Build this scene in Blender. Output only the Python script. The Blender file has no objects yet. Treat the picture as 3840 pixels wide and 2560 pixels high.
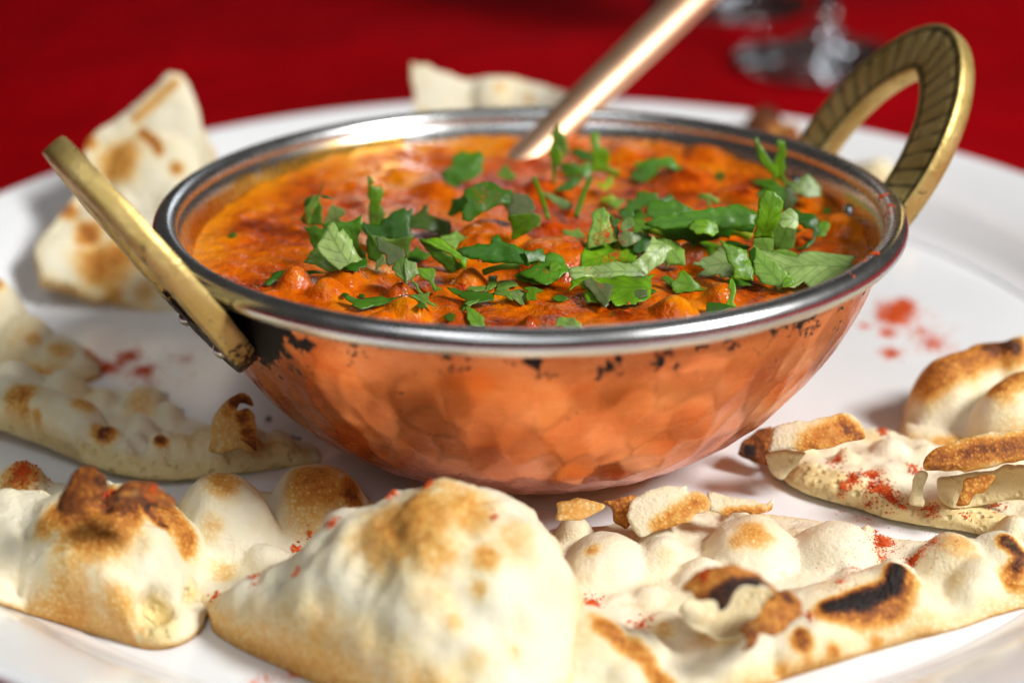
import bpy, math, random
import numpy as np
from mathutils import Vector, Matrix
from mathutils.geometry import delaunay_2d_cdt

random.seed(7)
rng = np.random.default_rng(11)
SC = bpy.context.scene
COL = SC.collection
CM = 0.01                                   # everything below is laid out in centimetres

# ---------------------------------------------------------------- camera
CAM_P = np.array([-0.345, -28.698, 15.314])
PITCH, ROLL, HFOV = 0.436, -0.006, math.radians(35.0)
FPX = 1920.0 / math.tan(HFOV / 2)
_s, _c = math.sin(PITCH), math.cos(PITCH)
_R = np.array([1.0, 0, 0]); _U = np.array([0, _s, _c]); _F = np.array([0, _c, -_s])
_cr, _sr = math.cos(ROLL), math.sin(ROLL)
CR = _cr * _R + _sr * _U
CU = -_sr * _R + _cr * _U
CF = _F
cam_d = bpy.data.cameras.new('camera')
cam_d.sensor_width = 36.0
cam_d.lens = 18.0 / math.tan(HFOV / 2)
cam_d.clip_start = 0.01
cam_d.clip_end = 50.0
cam_d.dof.use_dof = True
cam_d.dof.focus_distance = 0.283
cam_d.dof.aperture_fstop = 7.8
cam_d.dof.aperture_blades = 0
cam = bpy.data.objects.new('camera', cam_d)
COL.objects.link(cam)
cam.matrix_world = Matrix(((CR[0], CU[0], -CF[0], CAM_P[0] * CM),
                           (CR[1], CU[1], -CF[1], CAM_P[1] * CM),
                           (CR[2], CU[2], -CF[2], CAM_P[2] * CM),
                           (0, 0, 0, 1)))
SC.camera = cam

# ---------------------------------------------------------------- room light and lamps
world = bpy.data.worlds.new('World')
SC.world = world
world.use_nodes = True
bgn = world.node_tree.nodes['Background']
bgn.inputs[0].default_value = (1.0, 0.93, 0.84, 1)
bgn.inputs[1].default_value = 0.04


def area(name, direction, dist, size, power, col, target=(0, 0, 2), size_y=None):
    d = Vector(direction).normalized()
    L = bpy.data.lights.new(name, 'AREA')
    L.size = size * CM
    if size_y:
        L.shape = 'RECTANGLE'; L.size_y = size_y * CM
    L.energy = power
    L.color = col
    o = bpy.data.objects.new(name, L)
    COL.objects.link(o)
    p = (Vector(target) + d * dist) * CM
    o.location = p
    o.rotation_euler = (-d).to_track_quat('-Z', 'Y').to_euler()
    return o


az, el = math.radians(-26), math.radians(42)
area('window_light', (math.cos(el) * math.cos(az), math.cos(el) * math.sin(az), math.sin(el)), 120, 24, 18.0, (1.0, 0.99, 0.965), size_y=30)
area('front_fill', (-0.10, -1.0, 0.95), 150, 80, 1.9, (0.94, 0.97, 1.0), size_y=60)  # added soft fill from the camera side, brightens the bread fronts
area('overhead_fill', (-0.30, -0.35, 1.0), 120, 40, 1.9, (0.95, 0.97, 1.0))  # added fill from above left, lifts shadows and the right handle's face
area('back_window', (0.10, 1.0, 0.30), 190, 50, 1.1, (0.86, 0.93, 1.0), size_y=30)

SC.view_settings.view_transform = 'Standard'
SC.view_settings.look = 'None'
SC.view_settings.exposure = 0.0
SC.view_settings.gamma = 1.0
SC.view_settings.use_curve_mapping = False
SC.cycles.use_denoising = True
SC.cycles.max_bounces = 7
SC.cycles.use_adaptive_sampling = True
SC.cycles.adaptive_threshold = 0.025
SC.cycles.transparent_max_bounces = 8
SC.cycles.sample_clamp_indirect = 6.0


# ---------------------------------------------------------------- pixel helpers (3840 x 2560 photo coordinates)
def ray(px, py):
    d = CF + (px - 1920.0) / FPX * CR - (py - 1280.0) / FPX * CU
    return d


def UZ(px, py, z):
    d = ray(px, py)
    return CAM_P + d * ((z - CAM_P[2]) / d[2])


def UY(px, py, y):
    d = ray(px, py)
    return CAM_P + d * ((y - CAM_P[1]) / d[1])


def PJ(P):
    d = np.atleast_2d(P) - CAM_P
    w = d @ CF
    return np.stack([1920 + FPX * (d @ CR) / w, 1280 - FPX * (d @ CU) / w], 1), w


# ---------------------------------------------------------------- numpy noise
def _hash(i, j, k):
    h = (i.astype(np.int64) * 374761393 + j.astype(np.int64) * 668265263 + k.astype(np.int64) * 2147483647 + 144665) & 0xffffffff
    h = ((h ^ (h >> 13)) * 1274126177) & 0xffffffff
    h = h ^ (h >> 16)
    return (h & 0xffffff) / float(0xffffff)


def vnoise(P):
    P = np.asarray(P, float)
    f = np.floor(P); t = P - f; t = t * t * (3 - 2 * t)
    i, j, k = f[:, 0], f[:, 1], f[:, 2]
    r = 0
    for a in (0, 1):
        for b in (0, 1):
            for c in (0, 1):
                w = (t[:, 0] if a else 1 - t[:, 0]) * (t[:, 1] if b else 1 - t[:, 1]) * (t[:, 2] if c else 1 - t[:, 2])
                r = r + w * _hash(i + a, j + b, k + c)
    return r * 2 - 1


def fbm(P, o=3):
    r, a, s = 0, 1.0, 1.0
    for _ in range(o):
        r = r + a * vnoise(P * s + 17.3 * s); a *= .5; s *= 2.03
    return r / 1.75


def sstep(a, b, x):
    t = np.clip((x - a) / (b - a), 0, 1)
    return t * t * (3 - 2 * t)


# ---------------------------------------------------------------- mesh helpers
def mkobj(name, V, faces, mat, parent=None, attrs=None, smooth=True, cols=None):
    """faces: list of (n,3)/(n,4) int arrays; V in cm, world space (parents stay unrotated at the origin offset)"""
    me = bpy.data.meshes.new(name)
    V = np.asarray(V, float) * CM
    off = np.zeros(3)
    if parent is not None and 'off' in parent:
        off = np.array(parent['off'])
    fl = [np.asarray(f, int) for f in faces if len(f)]
    nl = sum(f.size for f in fl); nf = sum(len(f) for f in fl)
    me.vertices.add(len(V)); me.vertices.foreach_set('co', (V - off * CM).astype(np.float32).ravel())
    me.loops.add(nl); me.loops.foreach_set('vertex_index', np.concatenate([f.ravel() for f in fl]).astype(np.int32))
    me.polygons.add(nf)
    tot = np.concatenate([np.full(len(f), f.shape[1]) for f in fl])
    st = np.concatenate([[0], np.cumsum(tot)[:-1]])
    me.polygons.foreach_set('loop_start', st.astype(np.int32))
    try:
        me.polygons.foreach_set('loop_total', tot.astype(np.int32))
    except Exception:
        pass
    me.polygons.foreach_set('use_smooth', np.full(nf, smooth))
    me.update(calc_edges=True)
    me.validate()
    for k, a in (attrs or {}).items():
        a = np.asarray(a, np.float32)
        if a.ndim == 1:
            t = me.attributes.new(k, 'FLOAT', 'POINT'); t.data.foreach_set('value', a)
        elif a.shape[1] == 3:
            t = me.attributes.new(k, 'FLOAT_VECTOR', 'POINT'); t.data.foreach_set('vector', a.ravel())
        else:
            t = me.attributes.new(k, 'FLOAT_COLOR', 'POINT'); t.data.foreach_set('color', a.ravel())
    me.materials.append(mat)
    o = bpy.data.objects.new(name, me)
    COL.objects.link(o)
    if parent is not None:
        o.parent = parent
    return o


def empty(name, loc=(0, 0, 0)):
    o = bpy.data.objects.new(name, None)
    o.empty_display_size = 0.01
    COL.objects.link(o)
    o.location = np.array(loc) * CM
    o['off'] = [float(v) for v in loc]
    return o


def tag(o, label, cat, group=None, kind=None):
    o['label'] = label; o['category'] = cat
    if group: o['group'] = group
    if kind: o['kind'] = kind
    return o


def lathe(prof, n, close=False):
    prof = np.asarray(prof, float); m = len(prof)
    t = np.arange(n) * 2 * math.pi / n
    V = np.stack([np.outer(prof[:, 0], np.cos(t)), np.outer(prof[:, 0], np.sin(t)), np.repeat(prof[:, 1][:, None], n, 1)], 2).reshape(-1, 3)
    i = np.arange(m - 1)[:, None]; j = np.arange(n)[None]; jn = (j + 1) % n
    F = np.stack([i * n + j, i * n + jn, (i + 1) * n + jn, (i + 1) * n + j], 2).reshape(-1, 4)
    return V, F


def catmull(P, k, closed=False):
    P = np.asarray(P, float); n = len(P); out = []
    rg = range(n) if closed else range(n - 1)
    for i in rg:
        if closed:
            a, b, c, d = P[(i - 1) % n], P[i], P[(i + 1) % n], P[(i + 2) % n]
        else:
            a, b, c, d = P[max(i - 1, 0)], P[i], P[i + 1], P[min(i + 2, n - 1)]
        for t in np.arange(k) / k:
            out.append(.5 * ((2 * b) + (-a + c) * t + (2 * a - 5 * b + 4 * c - d) * t * t + (-a + 3 * b - 3 * c + d) * t ** 3))
    if not closed: out.append(P[-1])
    return np.array(out)


def tube(path, rad, n=10, flat=1.0, up=(0, 0, 1)):
    path = np.asarray(path, float); m = len(path)
    rad = np.broadcast_to(rad, (m,))
    T = np.gradient(path, axis=0); T /= np.linalg.norm(T, axis=1)[:, None]
    up = np.asarray(up, float)
    A = np.cross(T, up); A /= np.maximum(np.linalg.norm(A, axis=1), 1e-6)[:, None]
    B = np.cross(A, T)
    t = np.arange(n) * 2 * math.pi / n
    V = path[:, None] + rad[:, None, None] * (np.cos(t)[None, :, None] * A[:, None] + flat * np.sin(t)[None, :, None] * B[:, None])
    V = V.reshape(-1, 3)
    i = np.arange(m - 1)[:, None]; j = np.arange(n)[None]; jn = (j + 1) % n
    F = np.stack([i * n + j, i * n + jn, (i + 1) * n + jn, (i + 1) * n + j], 2).reshape(-1, 4)
    V = np.vstack([V, path[:1], path[-1:]])
    jj = np.arange(n); c0, c1 = m * n, m * n + 1
    T0 = np.stack([np.full(n, c0), (jj + 1) % n, jj], 1)
    T1 = np.stack([np.full(n, c1), (m - 1) * n + jj, (m - 1) * n + (jj + 1) % n], 1)
    return V, F, np.vstack([T0, T1])


def polydist(P, poly, closed=True):
    """distance of 2-D/3-D points to a polyline"""
    P = np.asarray(P, float); poly = np.asarray(poly, float)
    best = np.full(len(P), 1e9)
    n = len(poly)
    if n == 1:
        return np.linalg.norm(P - poly[0], axis=1)
    for i in range(n if closed else n - 1):
        a, b = poly[i], poly[(i + 1) % n]
        ab = b - a
        t = np.clip(((P - a) @ ab) / max(ab @ ab, 1e-12), 0, 1)
        best = np.minimum(best, np.linalg.norm(P - (a + t[:, None] * ab), axis=1))
    return best


def inpoly(P, poly):
    x, y = P[:, 0], P[:, 1]; r = np.zeros(len(P), bool)
    n = len(poly)
    for i in range(n):
        x0, y0 = poly[i]; x1, y1 = poly[(i + 1) % n]
        c = ((y0 > y) != (y1 > y))
        with np.errstate(divide='ignore', invalid='ignore'):
            r ^= c & (x < (x1 - x0) * (y - y0) / (y1 - y0 + 1e-15) + x0)
    return r


def resample(poly, step):
    out = []
    n = len(poly)
    for i in range(n):
        a, b = poly[i], poly[(i + 1) % n]
        k = max(1, int(round(np.linalg.norm(b - a) / step)))
        for t in np.arange(k) / k: out.append(a + (b - a) * t)
    return np.array(out)


def fill2d(poly, step):
    """triangulated interior of a 2-D polygon; returns V2, tris, boundary loop"""
    bd = resample(poly, step)
    lo, hi = bd.min(0), bd.max(0)
    gx = np.arange(lo[0], hi[0], step); gy = np.arange(lo[1], hi[1], step * .866)
    G = np.stack(np.meshgrid(gx, gy), 2)
    G[1::2, :, 0] += step / 2
    G = G.reshape(-1, 2) + rng.uniform(-.08, .08, (G.size // 2, 2)) * step
    G = G[inpoly(G, bd)]
    if len(G): G = G[polydist(G, bd) > step * .55]
    allp = np.vstack([bd, G]) if len(G) else bd
    nb = len(bd)
    res = delaunay_2d_cdt([Vector(p) for p in allp], [], [list(range(nb))], 1, 1e-7)
    V2 = np.array([(v[0], v[1]) for v in res[0]])
    T = np.array([f for f in res[2] if len(f) == 3], int)
    # orientation
    a, b, c = V2[T[:, 0]], V2[T[:, 1]], V2[T[:, 2]]
    cr = (b[:, 0] - a[:, 0]) * (c[:, 1] - a[:, 1]) - (b[:, 1] - a[:, 1]) * (c[:, 0] - a[:, 0])
    T[cr < 0] = T[cr < 0][:, ::-1]
    # boundary edges of the result
    E = np.vstack([T[:, [0, 1]], T[:, [1, 2]], T[:, [2, 0]]])
    key = {}
    for e in map(tuple, E): key[e] = 1
    BE = np.array([e for e in key if (e[1], e[0]) not in key], int)
    return V2, T, BE


def vnormals(V, F):
    N = np.zeros_like(V)
    tri = []
    for f in F:
        f = np.asarray(f)
        if f.shape[1] == 4:
            tri += [f[:, [0, 1, 2]], f[:, [0, 2, 3]]]
        else:
            tri.append(f)
    T = np.vstack(tri)
    n = np.cross(V[T[:, 1]] - V[T[:, 0]], V[T[:, 2]] - V[T[:, 0]])
    for k in range(3): np.add.at(N, T[:, k], n)
    return N / np.maximum(np.linalg.norm(N, axis=1), 1e-9)[:, None]


def shell(top, T, BE, bottom):
    n = len(top)
    V = np.vstack([top, bottom])
    Fb = T[:, ::-1] + n
    Q = np.stack([BE[:, 0], BE[:, 0] + n, BE[:, 1] + n, BE[:, 1]], 1)
    return V, [np.vstack([T, Fb]), Q]


# ---------------------------------------------------------------- materials
def newmat(name):
    m = bpy.data.materials.new(name); m.use_nodes = True
    nt = m.node_tree
    return m, nt, nt.nodes['Principled BSDF']


def N(nt, typ, **kw):
    n = nt.nodes.new(typ)
    for k, v in kw.items():
        if k in ('operation', 'blend_type', 'data_type', 'attribute_name', 'noise_dimensions', 'feature', 'distance', 'interpolation', 'attribute_type'):
            setattr(n, k, v)
        else:
            n.inputs[k.replace('_', ' ')].default_value = v
    return n


def coords(nt, scale=100.0):
    tc = nt.nodes.new('ShaderNodeTexCoord'); mp = nt.nodes.new('ShaderNodeMapping')
    nt.links.new(tc.outputs['Object'], mp.inputs[0]); mp.inputs['Scale'].default_value = (scale,) * 3
    return mp.outputs[0]


def ramp(nt, stops, src=None, interp='LINEAR'):
    r = nt.nodes.new('ShaderNodeValToRGB'); r.color_ramp.interpolation = interp
    e = r.color_ramp.elements
    while len(e) < len(stops): e.new(.5)
    for el_, (p, c) in zip(e, stops):
        el_.position = p; el_.color = (*c, 1) if len(c) == 3 else c
    if src is not None: nt.links.new(src, r.inputs[0])
    return r


def math_(nt, op, a, b=None, clamp=False):
    n = nt.nodes.new('ShaderNodeMath'); n.operation = op; n.use_clamp = clamp
    for i, v in enumerate((a, b)):
        if v is None: continue
        if isinstance(v, (int, float)): n.inputs[i].default_value = v
        else: nt.links.new(v, n.inputs[i])
    return n.outputs[0]


def mix(nt, fac, a, b, blend='MIX'):
    n = nt.nodes.new('ShaderNodeMix'); n.data_type = 'RGBA'; n.blend_type = blend
    for sock, v in ((n.inputs[0], fac), (n.inputs[6], a), (n.inputs[7], b)):
        if isinstance(v, (int, float)): sock.default_value = v
        elif isinstance(v, tuple): sock.default_value = (*v, 1) if len(v) == 3 else v
        else: nt.links.new(v, sock)
    return n.outputs[2]


def bump(nt, h, strength, dist, base=None):
    b = nt.nodes.new('ShaderNodeBump'); b.inputs['Strength'].default_value = strength; b.inputs['Distance'].default_value = dist * CM
    nt.links.new(h, b.inputs['Height'])
    if base is not None: nt.links.new(base, b.inputs['Normal'])
    return b.outputs[0]


def noise_n(nt, vec, scale, detail=3, rough=.5):
    n = nt.nodes.new('ShaderNodeTexNoise'); n.inputs['Scale'].default_value = scale
    n.inputs['Detail'].default_value = detail; n.inputs['Roughness'].default_value = rough
    nt.links.new(vec, n.inputs['Vector']); return n.outputs['Fac']


def attr(nt, name):
    a = nt.nodes.new('ShaderNodeAttribute'); a.attribute_name = name; return a


def sss(b, w, rad, scale=1.0):
    b.inputs['Subsurface Weight'].default_value = w
    b.inputs['Subsurface Radius'].default_value = rad
    b.inputs['Subsurface Scale'].default_value = scale * CM


# red cloth
M_cloth, nt, b = newmat('red_cloth')
v = coords(nt)
n1 = noise_n(nt, v, .12, 3)
col = ramp(nt, [(.3, (.25, .0005, .002)), (.7, (.36, .0008, .004))], n1).outputs[0]
nt.links.new(col, b.inputs['Base Color']); b.inputs['Roughness'].default_value = .85
b.inputs['Specular IOR Level'].default_value = .02
w = nt.nodes.new('ShaderNodeTexWave'); w.inputs['Scale'].default_value = 9; nt.links.new(v, w.inputs[0])
nt.links.new(bump(nt, n1, .25, 6.0, bump(nt, w.outputs['Fac'], .25, .02)), b.inputs['Normal'])

# white china
M_plate, nt, b = newmat('white_china')
v = coords(nt)
col = ramp(nt, [(.3, (.86, .875, .89)), (.7, (.89, .90, .915))], noise_n(nt, v, .5, 3)).outputs[0]
nt.links.new(col, b.inputs['Base Color']); b.inputs['Roughness'].default_value = .16
b.inputs['Coat Weight'].default_value = .3; b.inputs['Coat Roughness'].default_value = .08

# copper, hammered, tarnished
M_copper, nt, b = newmat('hammered_copper')
v = coords(nt)
b.inputs['Metallic'].default_value = 1.0
n1 = noise_n(nt, v, .9, 4); n2 = noise_n(nt, v, 3.2, 5, .65)
c = ramp(nt, [(.25, (.60, .150, .040)), (.5, (.77, .232, .078)), (.75, (.86, .34, .145))], n1).outputs[0]
rd = attr(nt, 'ridge').outputs['Fac']
rf = math_(nt, 'MULTIPLY', rd, math_(nt, 'MULTIPLY', math_(nt, 'SUBTRACT', n1, .40, True), 1.7))
c = mix(nt, rf, c, (.20, .045, .018))
# streaky drawing marks
mp = nt.nodes.new('ShaderNodeMapping'); mp.inputs['Scale'].default_value = (.6, .6, 14); nt.links.new(v, mp.inputs[0])
stk = noise_n(nt, mp.outputs[0], 1.4, 3)
c = mix(nt, math_(nt, 'MULTIPLY', math_(nt, 'SUBTRACT', stk, .45, True), .6), c, (.90, .50, .22))
pat = attr(nt, 'patina').outputs['Fac']
sp = noise_n(nt, v, 2.6, 5, .7)
spk = ramp(nt, [(.62, (0, 0, 0)), (.66, (1, 1, 1))], math_(nt, 'ADD', sp, math_(nt, 'MULTIPLY', pat, .42))).outputs[0]
c = mix(nt, spk, c, (.008, .006, .005))
nt.links.new(c, b.inputs['Base Color'])
ro = math_(nt, 'ADD', math_(nt, 'MULTIPLY', n2, .24), .14)
nt.links.new(math_(nt, 'ADD', ro, math_(nt, 'MULTIPLY', spk, .4)), b.inputs['Roughness'])
nt.links.new(math_(nt, 'SUBTRACT', 1.0, math_(nt, 'MULTIPLY', spk, .85)), b.inputs['Metallic'])
nt.links.new(bump(nt, n2, .12, .03), b.inputs['Normal'])

# steel
M_steel, nt, b = newmat('brushed_steel')
v = coords(nt)
b.inputs['Metallic'].default_value = 1.0
mp = nt.nodes.new('ShaderNodeMapping'); mp.inputs['Scale'].default_value = (1, 1, 18); nt.links.new(v, mp.inputs[0])
n1 = noise_n(nt, mp.outputs[0], 1.2, 4)
n2 = noise_n(nt, v, 2.0, 4)
c = ramp(nt, [(.3, (.62, .63, .63)), (.7, (.78, .78, .78))], n1).outputs[0]
st = attr(nt, 'stain').outputs['Fac']
sf = ramp(nt, [(.42, (0, 0, 0)), (.75, (1, 1, 1))], math_(nt, 'ADD', math_(nt, 'MULTIPLY', st, .9), math_(nt, 'MULTIPLY', math_(nt, 'SUBTRACT', n2, .5), .7))).outputs[0]
c = mix(nt, math_(nt, 'MULTIPLY', sf, .92), c, (.66, .34, .012))
nt.links.new(c, b.inputs['Base Color'])
nt.links.new(math_(nt, 'ADD', math_(nt, 'MULTIPLY', n2, .14), .20), b.inputs['Roughness'])
nt.links.new(bump(nt, n1, .06, .02), b.inputs['Normal'])

M_rivet, nt, b = newmat('rivet_steel')
b.inputs['Metallic'].default_value = 1.0; b.inputs['Base Color'].default_value = (.5, .5, .5, 1); b.inputs['Roughness'].default_value = .25

# brass
M_brass, nt, b = newmat('aged_brass')
v = coords(nt)
b.inputs['Metallic'].default_value = 1.0
n1 = noise_n(nt, v, 1.5, 4); n2 = noise_n(nt, v, 7, 4, .7)
c = ramp(nt, [(.3, (.56, .40, .12)), (.7, (.78, .60, .24))], n1).outputs[0]
g = attr(nt, 'groove').outputs['Fac']
gf = math_(nt, 'ADD', g, math_(nt, 'MULTIPLY', math_(nt, 'SUBTRACT', n2, .60, True), 2.6), True)
n5 = noise_n(nt, v, 4.5, 4, .7)
pt = attr(nt, 'patina').outputs['Fac']
gf = math_(nt, 'MAXIMUM', gf, ramp(nt, [(.60, (0, 0, 0)), (.70, (1, 1, 1))], math_(nt, 'ADD', n5, math_(nt, 'MULTIPLY', pt, .34))).outputs[0])
c = mix(nt, gf, c, (.022, .014, .006))
nt.links.new(c, b.inputs['Base Color'])
nt.links.new(math_(nt, 'ADD', math_(nt, 'MULTIPLY', n2, .28), .32), b.inputs['Roughness'])
nt.links.new(math_(nt, 'SUBTRACT', .72, math_(nt, 'MULTIPLY', gf, .5)), b.inputs['Metallic'])
nt.links.new(bump(nt, n5, .35, .05, bump(nt, n2, .35, .03)), b.inputs['Normal'])

# spoon copper
M_spoon, nt, b = newmat('polished_copper')
v = coords(nt)
b.inputs['Metallic'].default_value = 1.0
n1 = noise_n(nt, v, 1.2, 3)
nt.links.new(ramp(nt, [(.3, (.86, .52, .32)), (.7, (.93, .64, .43))], n1).outputs[0], b.inputs['Base Color'])
b.inputs['Roughness'].default_value = .48

# curry
M_curry, nt, b = newmat('curry_sauce')
v = coords(nt)
n1 = noise_n(nt, v, .55, 4, .6); n2 = noise_n(nt, v, 2.6, 4, .6); n3 = noise_n(nt, v, 11, 4, .65)
e = attr(nt, 'edge').outputs['Fac']
k = math_(nt, 'ADD', math_(nt, 'MULTIPLY', n1, .65), math_(nt, 'MULTIPLY', n2, .35))
c = ramp(nt, [(.37, (.17, .014, .0005)), (.45, (.45, .060, .0008)), (.53, (.65, .125, .0012)), (.63, (.76, .245, .003))], k).outputs[0]
c = mix(nt, math_(nt, 'MULTIPLY', e, .75), c, (.76, .28, .006))
sp = ramp(nt, [(.66, (0, 0, 0)), (.70, (1, 1, 1))], noise_n(nt, v, 4.2, 2, .5)).outputs[0]
c = mix(nt, math_(nt, 'MULTIPLY', sp, .35), c, (.14, .12, .01))
pw = attr(nt, 'chili').outputs['Fac']
c = mix(nt, math_(nt, 'MULTIPLY', pw, .55), c, (.55, .035, .002))
nt.links.new(c, b.inputs['Base Color'])
nt.links.new(math_(nt, 'ADD', math_(nt, 'MULTIPLY', n2, .18), .02), b.inputs['Roughness'])
sss(b, .0, (1.0, .35, .05), .08)
b.inputs['Specular IOR Level'].default_value = .10
b.inputs['Coat Weight'].default_value = .45; b.inputs['Coat Roughness'].default_value = .05
n4 = noise_n(nt, v, 5.5, 3, .6)
bb = bump(nt, n3, .14, .03); bb = bump(nt, n4, .55, .12, bb)
nt.links.new(bb, b.inputs['Normal'])
nt.links.new(bump(nt, n4, .45, .12), b.inputs['Coat Normal'])

# naan
M_naan, nt, b = newmat('naan_bread')
v = coords(nt)
t = attr(nt, 'toast').outputs['Fac']; cr_ = attr(nt, 'crumb').outputs['Fac']
n1 = noise_n(nt, v, 1.6, 4, .6); n2 = noise_n(nt, v, 7, 5, .65); n3 = noise_n(nt, v, .6, 3)
vo = nt.nodes.new('ShaderNodeTexVoronoi'); vo.inputs['Scale'].default_value = 12.0; nt.links.new(v, vo.inputs['Vector'])
blist = ramp(nt, [(.05, (1, 1, 1)), (.50, (0, 0, 0))], math_(nt, 'ADD', vo.outputs['Distance'], math_(nt, 'MULTIPLY', math_(nt, 'SUBTRACT', n1, .5), .9))).outputs[0]
tt = math_(nt, 'ADD', t, math_(nt, 'MULTIPLY', math_(nt, 'SUBTRACT', n2, .5), math_(nt, 'ADD', math_(nt, 'MULTIPLY', t, 1.0), .09)))
tt = math_(nt, 'SUBTRACT', tt, math_(nt, 'MULTIPLY', math_(nt, 'MULTIPLY', blist, t), math_(nt, 'SUBTRACT', .62, math_(nt, 'MULTIPLY', t, .62), True)), True)
cc = ramp(nt, [(0, (.86, .79, .575)), (.10, (.83, .69, .39)), (.24, (.74, .41, .095)), (.40, (.56, .205, .026)), (.54, (.27, .075, .013)), (.70, (.08, .024, .009)), (.90, (.014, .009, .008))], tt).outputs[0]
flour = ramp(nt, [(.40, (0, 0, 0)), (.62, (1, 1, 1))], n1).outputs[0]
cc = mix(nt, math_(nt, 'MULTIPLY', math_(nt, 'MULTIPLY', flour, .40), math_(nt, 'SUBTRACT', 1.0, math_(nt, 'MULTIPLY', t, 3.0), True)), cc, (.88, .84, .73))
fre = ramp(nt, [(.66, (0, 0, 0)), (.73, (1, 1, 1))], noise_n(nt, v, 1.9, 2, .5)).outputs[0]
cc = mix(nt, math_(nt, 'MULTIPLY', fre, .32), cc, (.66, .42, .13))
cc = mix(nt, math_(nt, 'MULTIPLY', ramp(nt, [(.45, (0, 0, 0)), (.7, (1, 1, 1))], n3).outputs[0], math_(nt, 'MULTIPLY', math_(nt, 'SUBTRACT', 1.0, math_(nt, 'MULTIPLY', t, 4.0), True), .28)), cc, mix(nt, .6, cc, (.72, .50, .20)))
crc = ramp(nt, [(.3, (.82, .63, .26)), (.7, (.88, .75, .42))], n2).outputs[0]
cc = mix(nt, cr_, cc, crc)
nt.links.new(cc, b.inputs['Base Color'])
b.inputs['Roughness'].default_value = .62
b.inputs['Specular IOR Level'].default_value = .32
sss(b, .10, (1.0, .80, .45), .15)
hb = math_(nt, 'ADD', math_(nt, 'MULTIPLY', n2, .8), math_(nt, 'MULTIPLY', blist, math_(nt, 'MULTIPLY', t, .8)))
wr = nt.nodes.new('ShaderNodeMapping'); wr.inputs['Scale'].default_value = (1, 1.6, 1); nt.links.new(v, wr.inputs[0])
n6 = noise_n(nt, wr.outputs[0], 4.6, 5, .62)
n7 = noise_n(nt, v, 19, 3, .6)
bb = bump(nt, hb, .6, .06); bb = bump(nt, math_(nt, 'ABSOLUTE', math_(nt, 'SUBTRACT', n6, .5)), .35, .10, bb); bb = bump(nt, n7, .55, .028, bb)
po = nt.nodes.new('ShaderNodeTexVoronoi'); po.inputs['Scale'].default_value = 5.0; nt.links.new(v, po.inputs['Vector'])
hole = ramp(nt, [(.05, (0, 0, 0)), (.4, (1, 1, 1))], po.outputs['Distance']).outputs[0]
bb = bump(nt, math_(nt, 'MULTIPLY', hole, cr_), .8, .08, bb)
nt.links.new(bb, b.inputs['Normal'])

# leaf
M_leaf, nt, b = newmat('coriander_leaf')
tint = attr(nt, 'tint').outputs['Color']
uv = attr(nt, 'luv').outputs['Vector']
sx = nt.nodes.new('ShaderNodeSeparateXYZ'); nt.links.new(uv, sx.inputs[0])
ay = math_(nt, 'ABSOLUTE', sx.outputs[1])
ph = math_(nt, 'FRACT', math_(nt, 'MULTIPLY', math_(nt, 'SUBTRACT', sx.outputs[0], math_(nt, 'MULTIPLY', ay, 1.1)), 4.2))
l1 = math_(nt, 'LESS_THAN', math_(nt, 'ABSOLUTE', math_(nt, 'SUBTRACT', ph, .5)), .075)
l2 = math_(nt, 'LESS_THAN', ay, .022)
vein = math_(nt, 'MAXIMUM', l1, l2)
v = coords(nt)
n1 = noise_n(nt, v, 2.5, 4); n2 = noise_n(nt, v, 14, 3)
c = mix(nt, math_(nt, 'MULTIPLY', math_(nt, 'SUBTRACT', n1, .4, True), 1.3), tint, (.05, .17, .012))
c = mix(nt, math_(nt, 'MULTIPLY', vein, .5), c, mix(nt, .75, tint, (.05, .16, .015)))
wl = ramp(nt, [(.63, (0, 0, 0)), (.69, (1, 1, 1))], noise_n(nt, v, 1.1, 3)).outputs[0]
c = mix(nt, math_(nt, 'MULTIPLY', wl, .45), c, (.11, .11, .06))
nt.links.new(c, b.inputs['Base Color'])
b.inputs['Roughness'].default_value = .36
b.inputs['Specular IOR Level'].default_value = .5
bb = bump(nt, math_(nt, 'SUBTRACT', math_(nt, 'MULTIPLY', n2, .5), math_(nt, 'MULTIPLY', vein, .6)), .5, .02)
nt.links.new(bb, b.inputs['Normal'])
tr = nt.nodes.new('ShaderNodeBsdfTranslucent')
nt.links.new(mix(nt, .5, c, (.30, .62, .02)), tr.inputs[0]); nt.links.new(bb, tr.inputs['Normal'])
ms = nt.nodes.new('ShaderNodeMixShader'); ms.inputs[0].default_value = .38
nt.links.new(b.outputs[0], ms.inputs[1]); nt.links.new(tr.outputs[0], ms.inputs[2])
nt.links.new(ms.outputs[0], nt.nodes['Material Output'].inputs[0])

# powder, crumbs, glass
M_powder, nt, b = newmat('chilli_powder_red')
v = coords(nt)
nt.links.new(ramp(nt, [(.3, (.56, .045, .002)), (.7, (.76, .14, .005))], noise_n(nt, v, 6, 2)).outputs[0], b.inputs['Base Color'])
b.inputs['Roughness'].default_value = .7
M_char, nt, b = newmat('burnt_crumb_black')
v = coords(nt)
n1 = noise_n(nt, v, 8, 4)
nt.links.new(ramp(nt, [(.3, (.006, .005, .005)), (.7, (.035, .02, .012))], n1).outputs[0], b.inputs['Base Color'])
nt.links.new(bump(nt, n1, .8, .05), b.inputs['Normal']); b.inputs['Roughness'].default_value = .55
M_glass, nt, b = newmat('clear_glass')
b.inputs['Transmission Weight'].default_value = 1.0; b.inputs['Roughness'].default_value = .02; b.inputs['IOR'].default_value = 1.5
b.inputs['Base Color'].default_value = (.97, .98, 1, 1)

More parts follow.
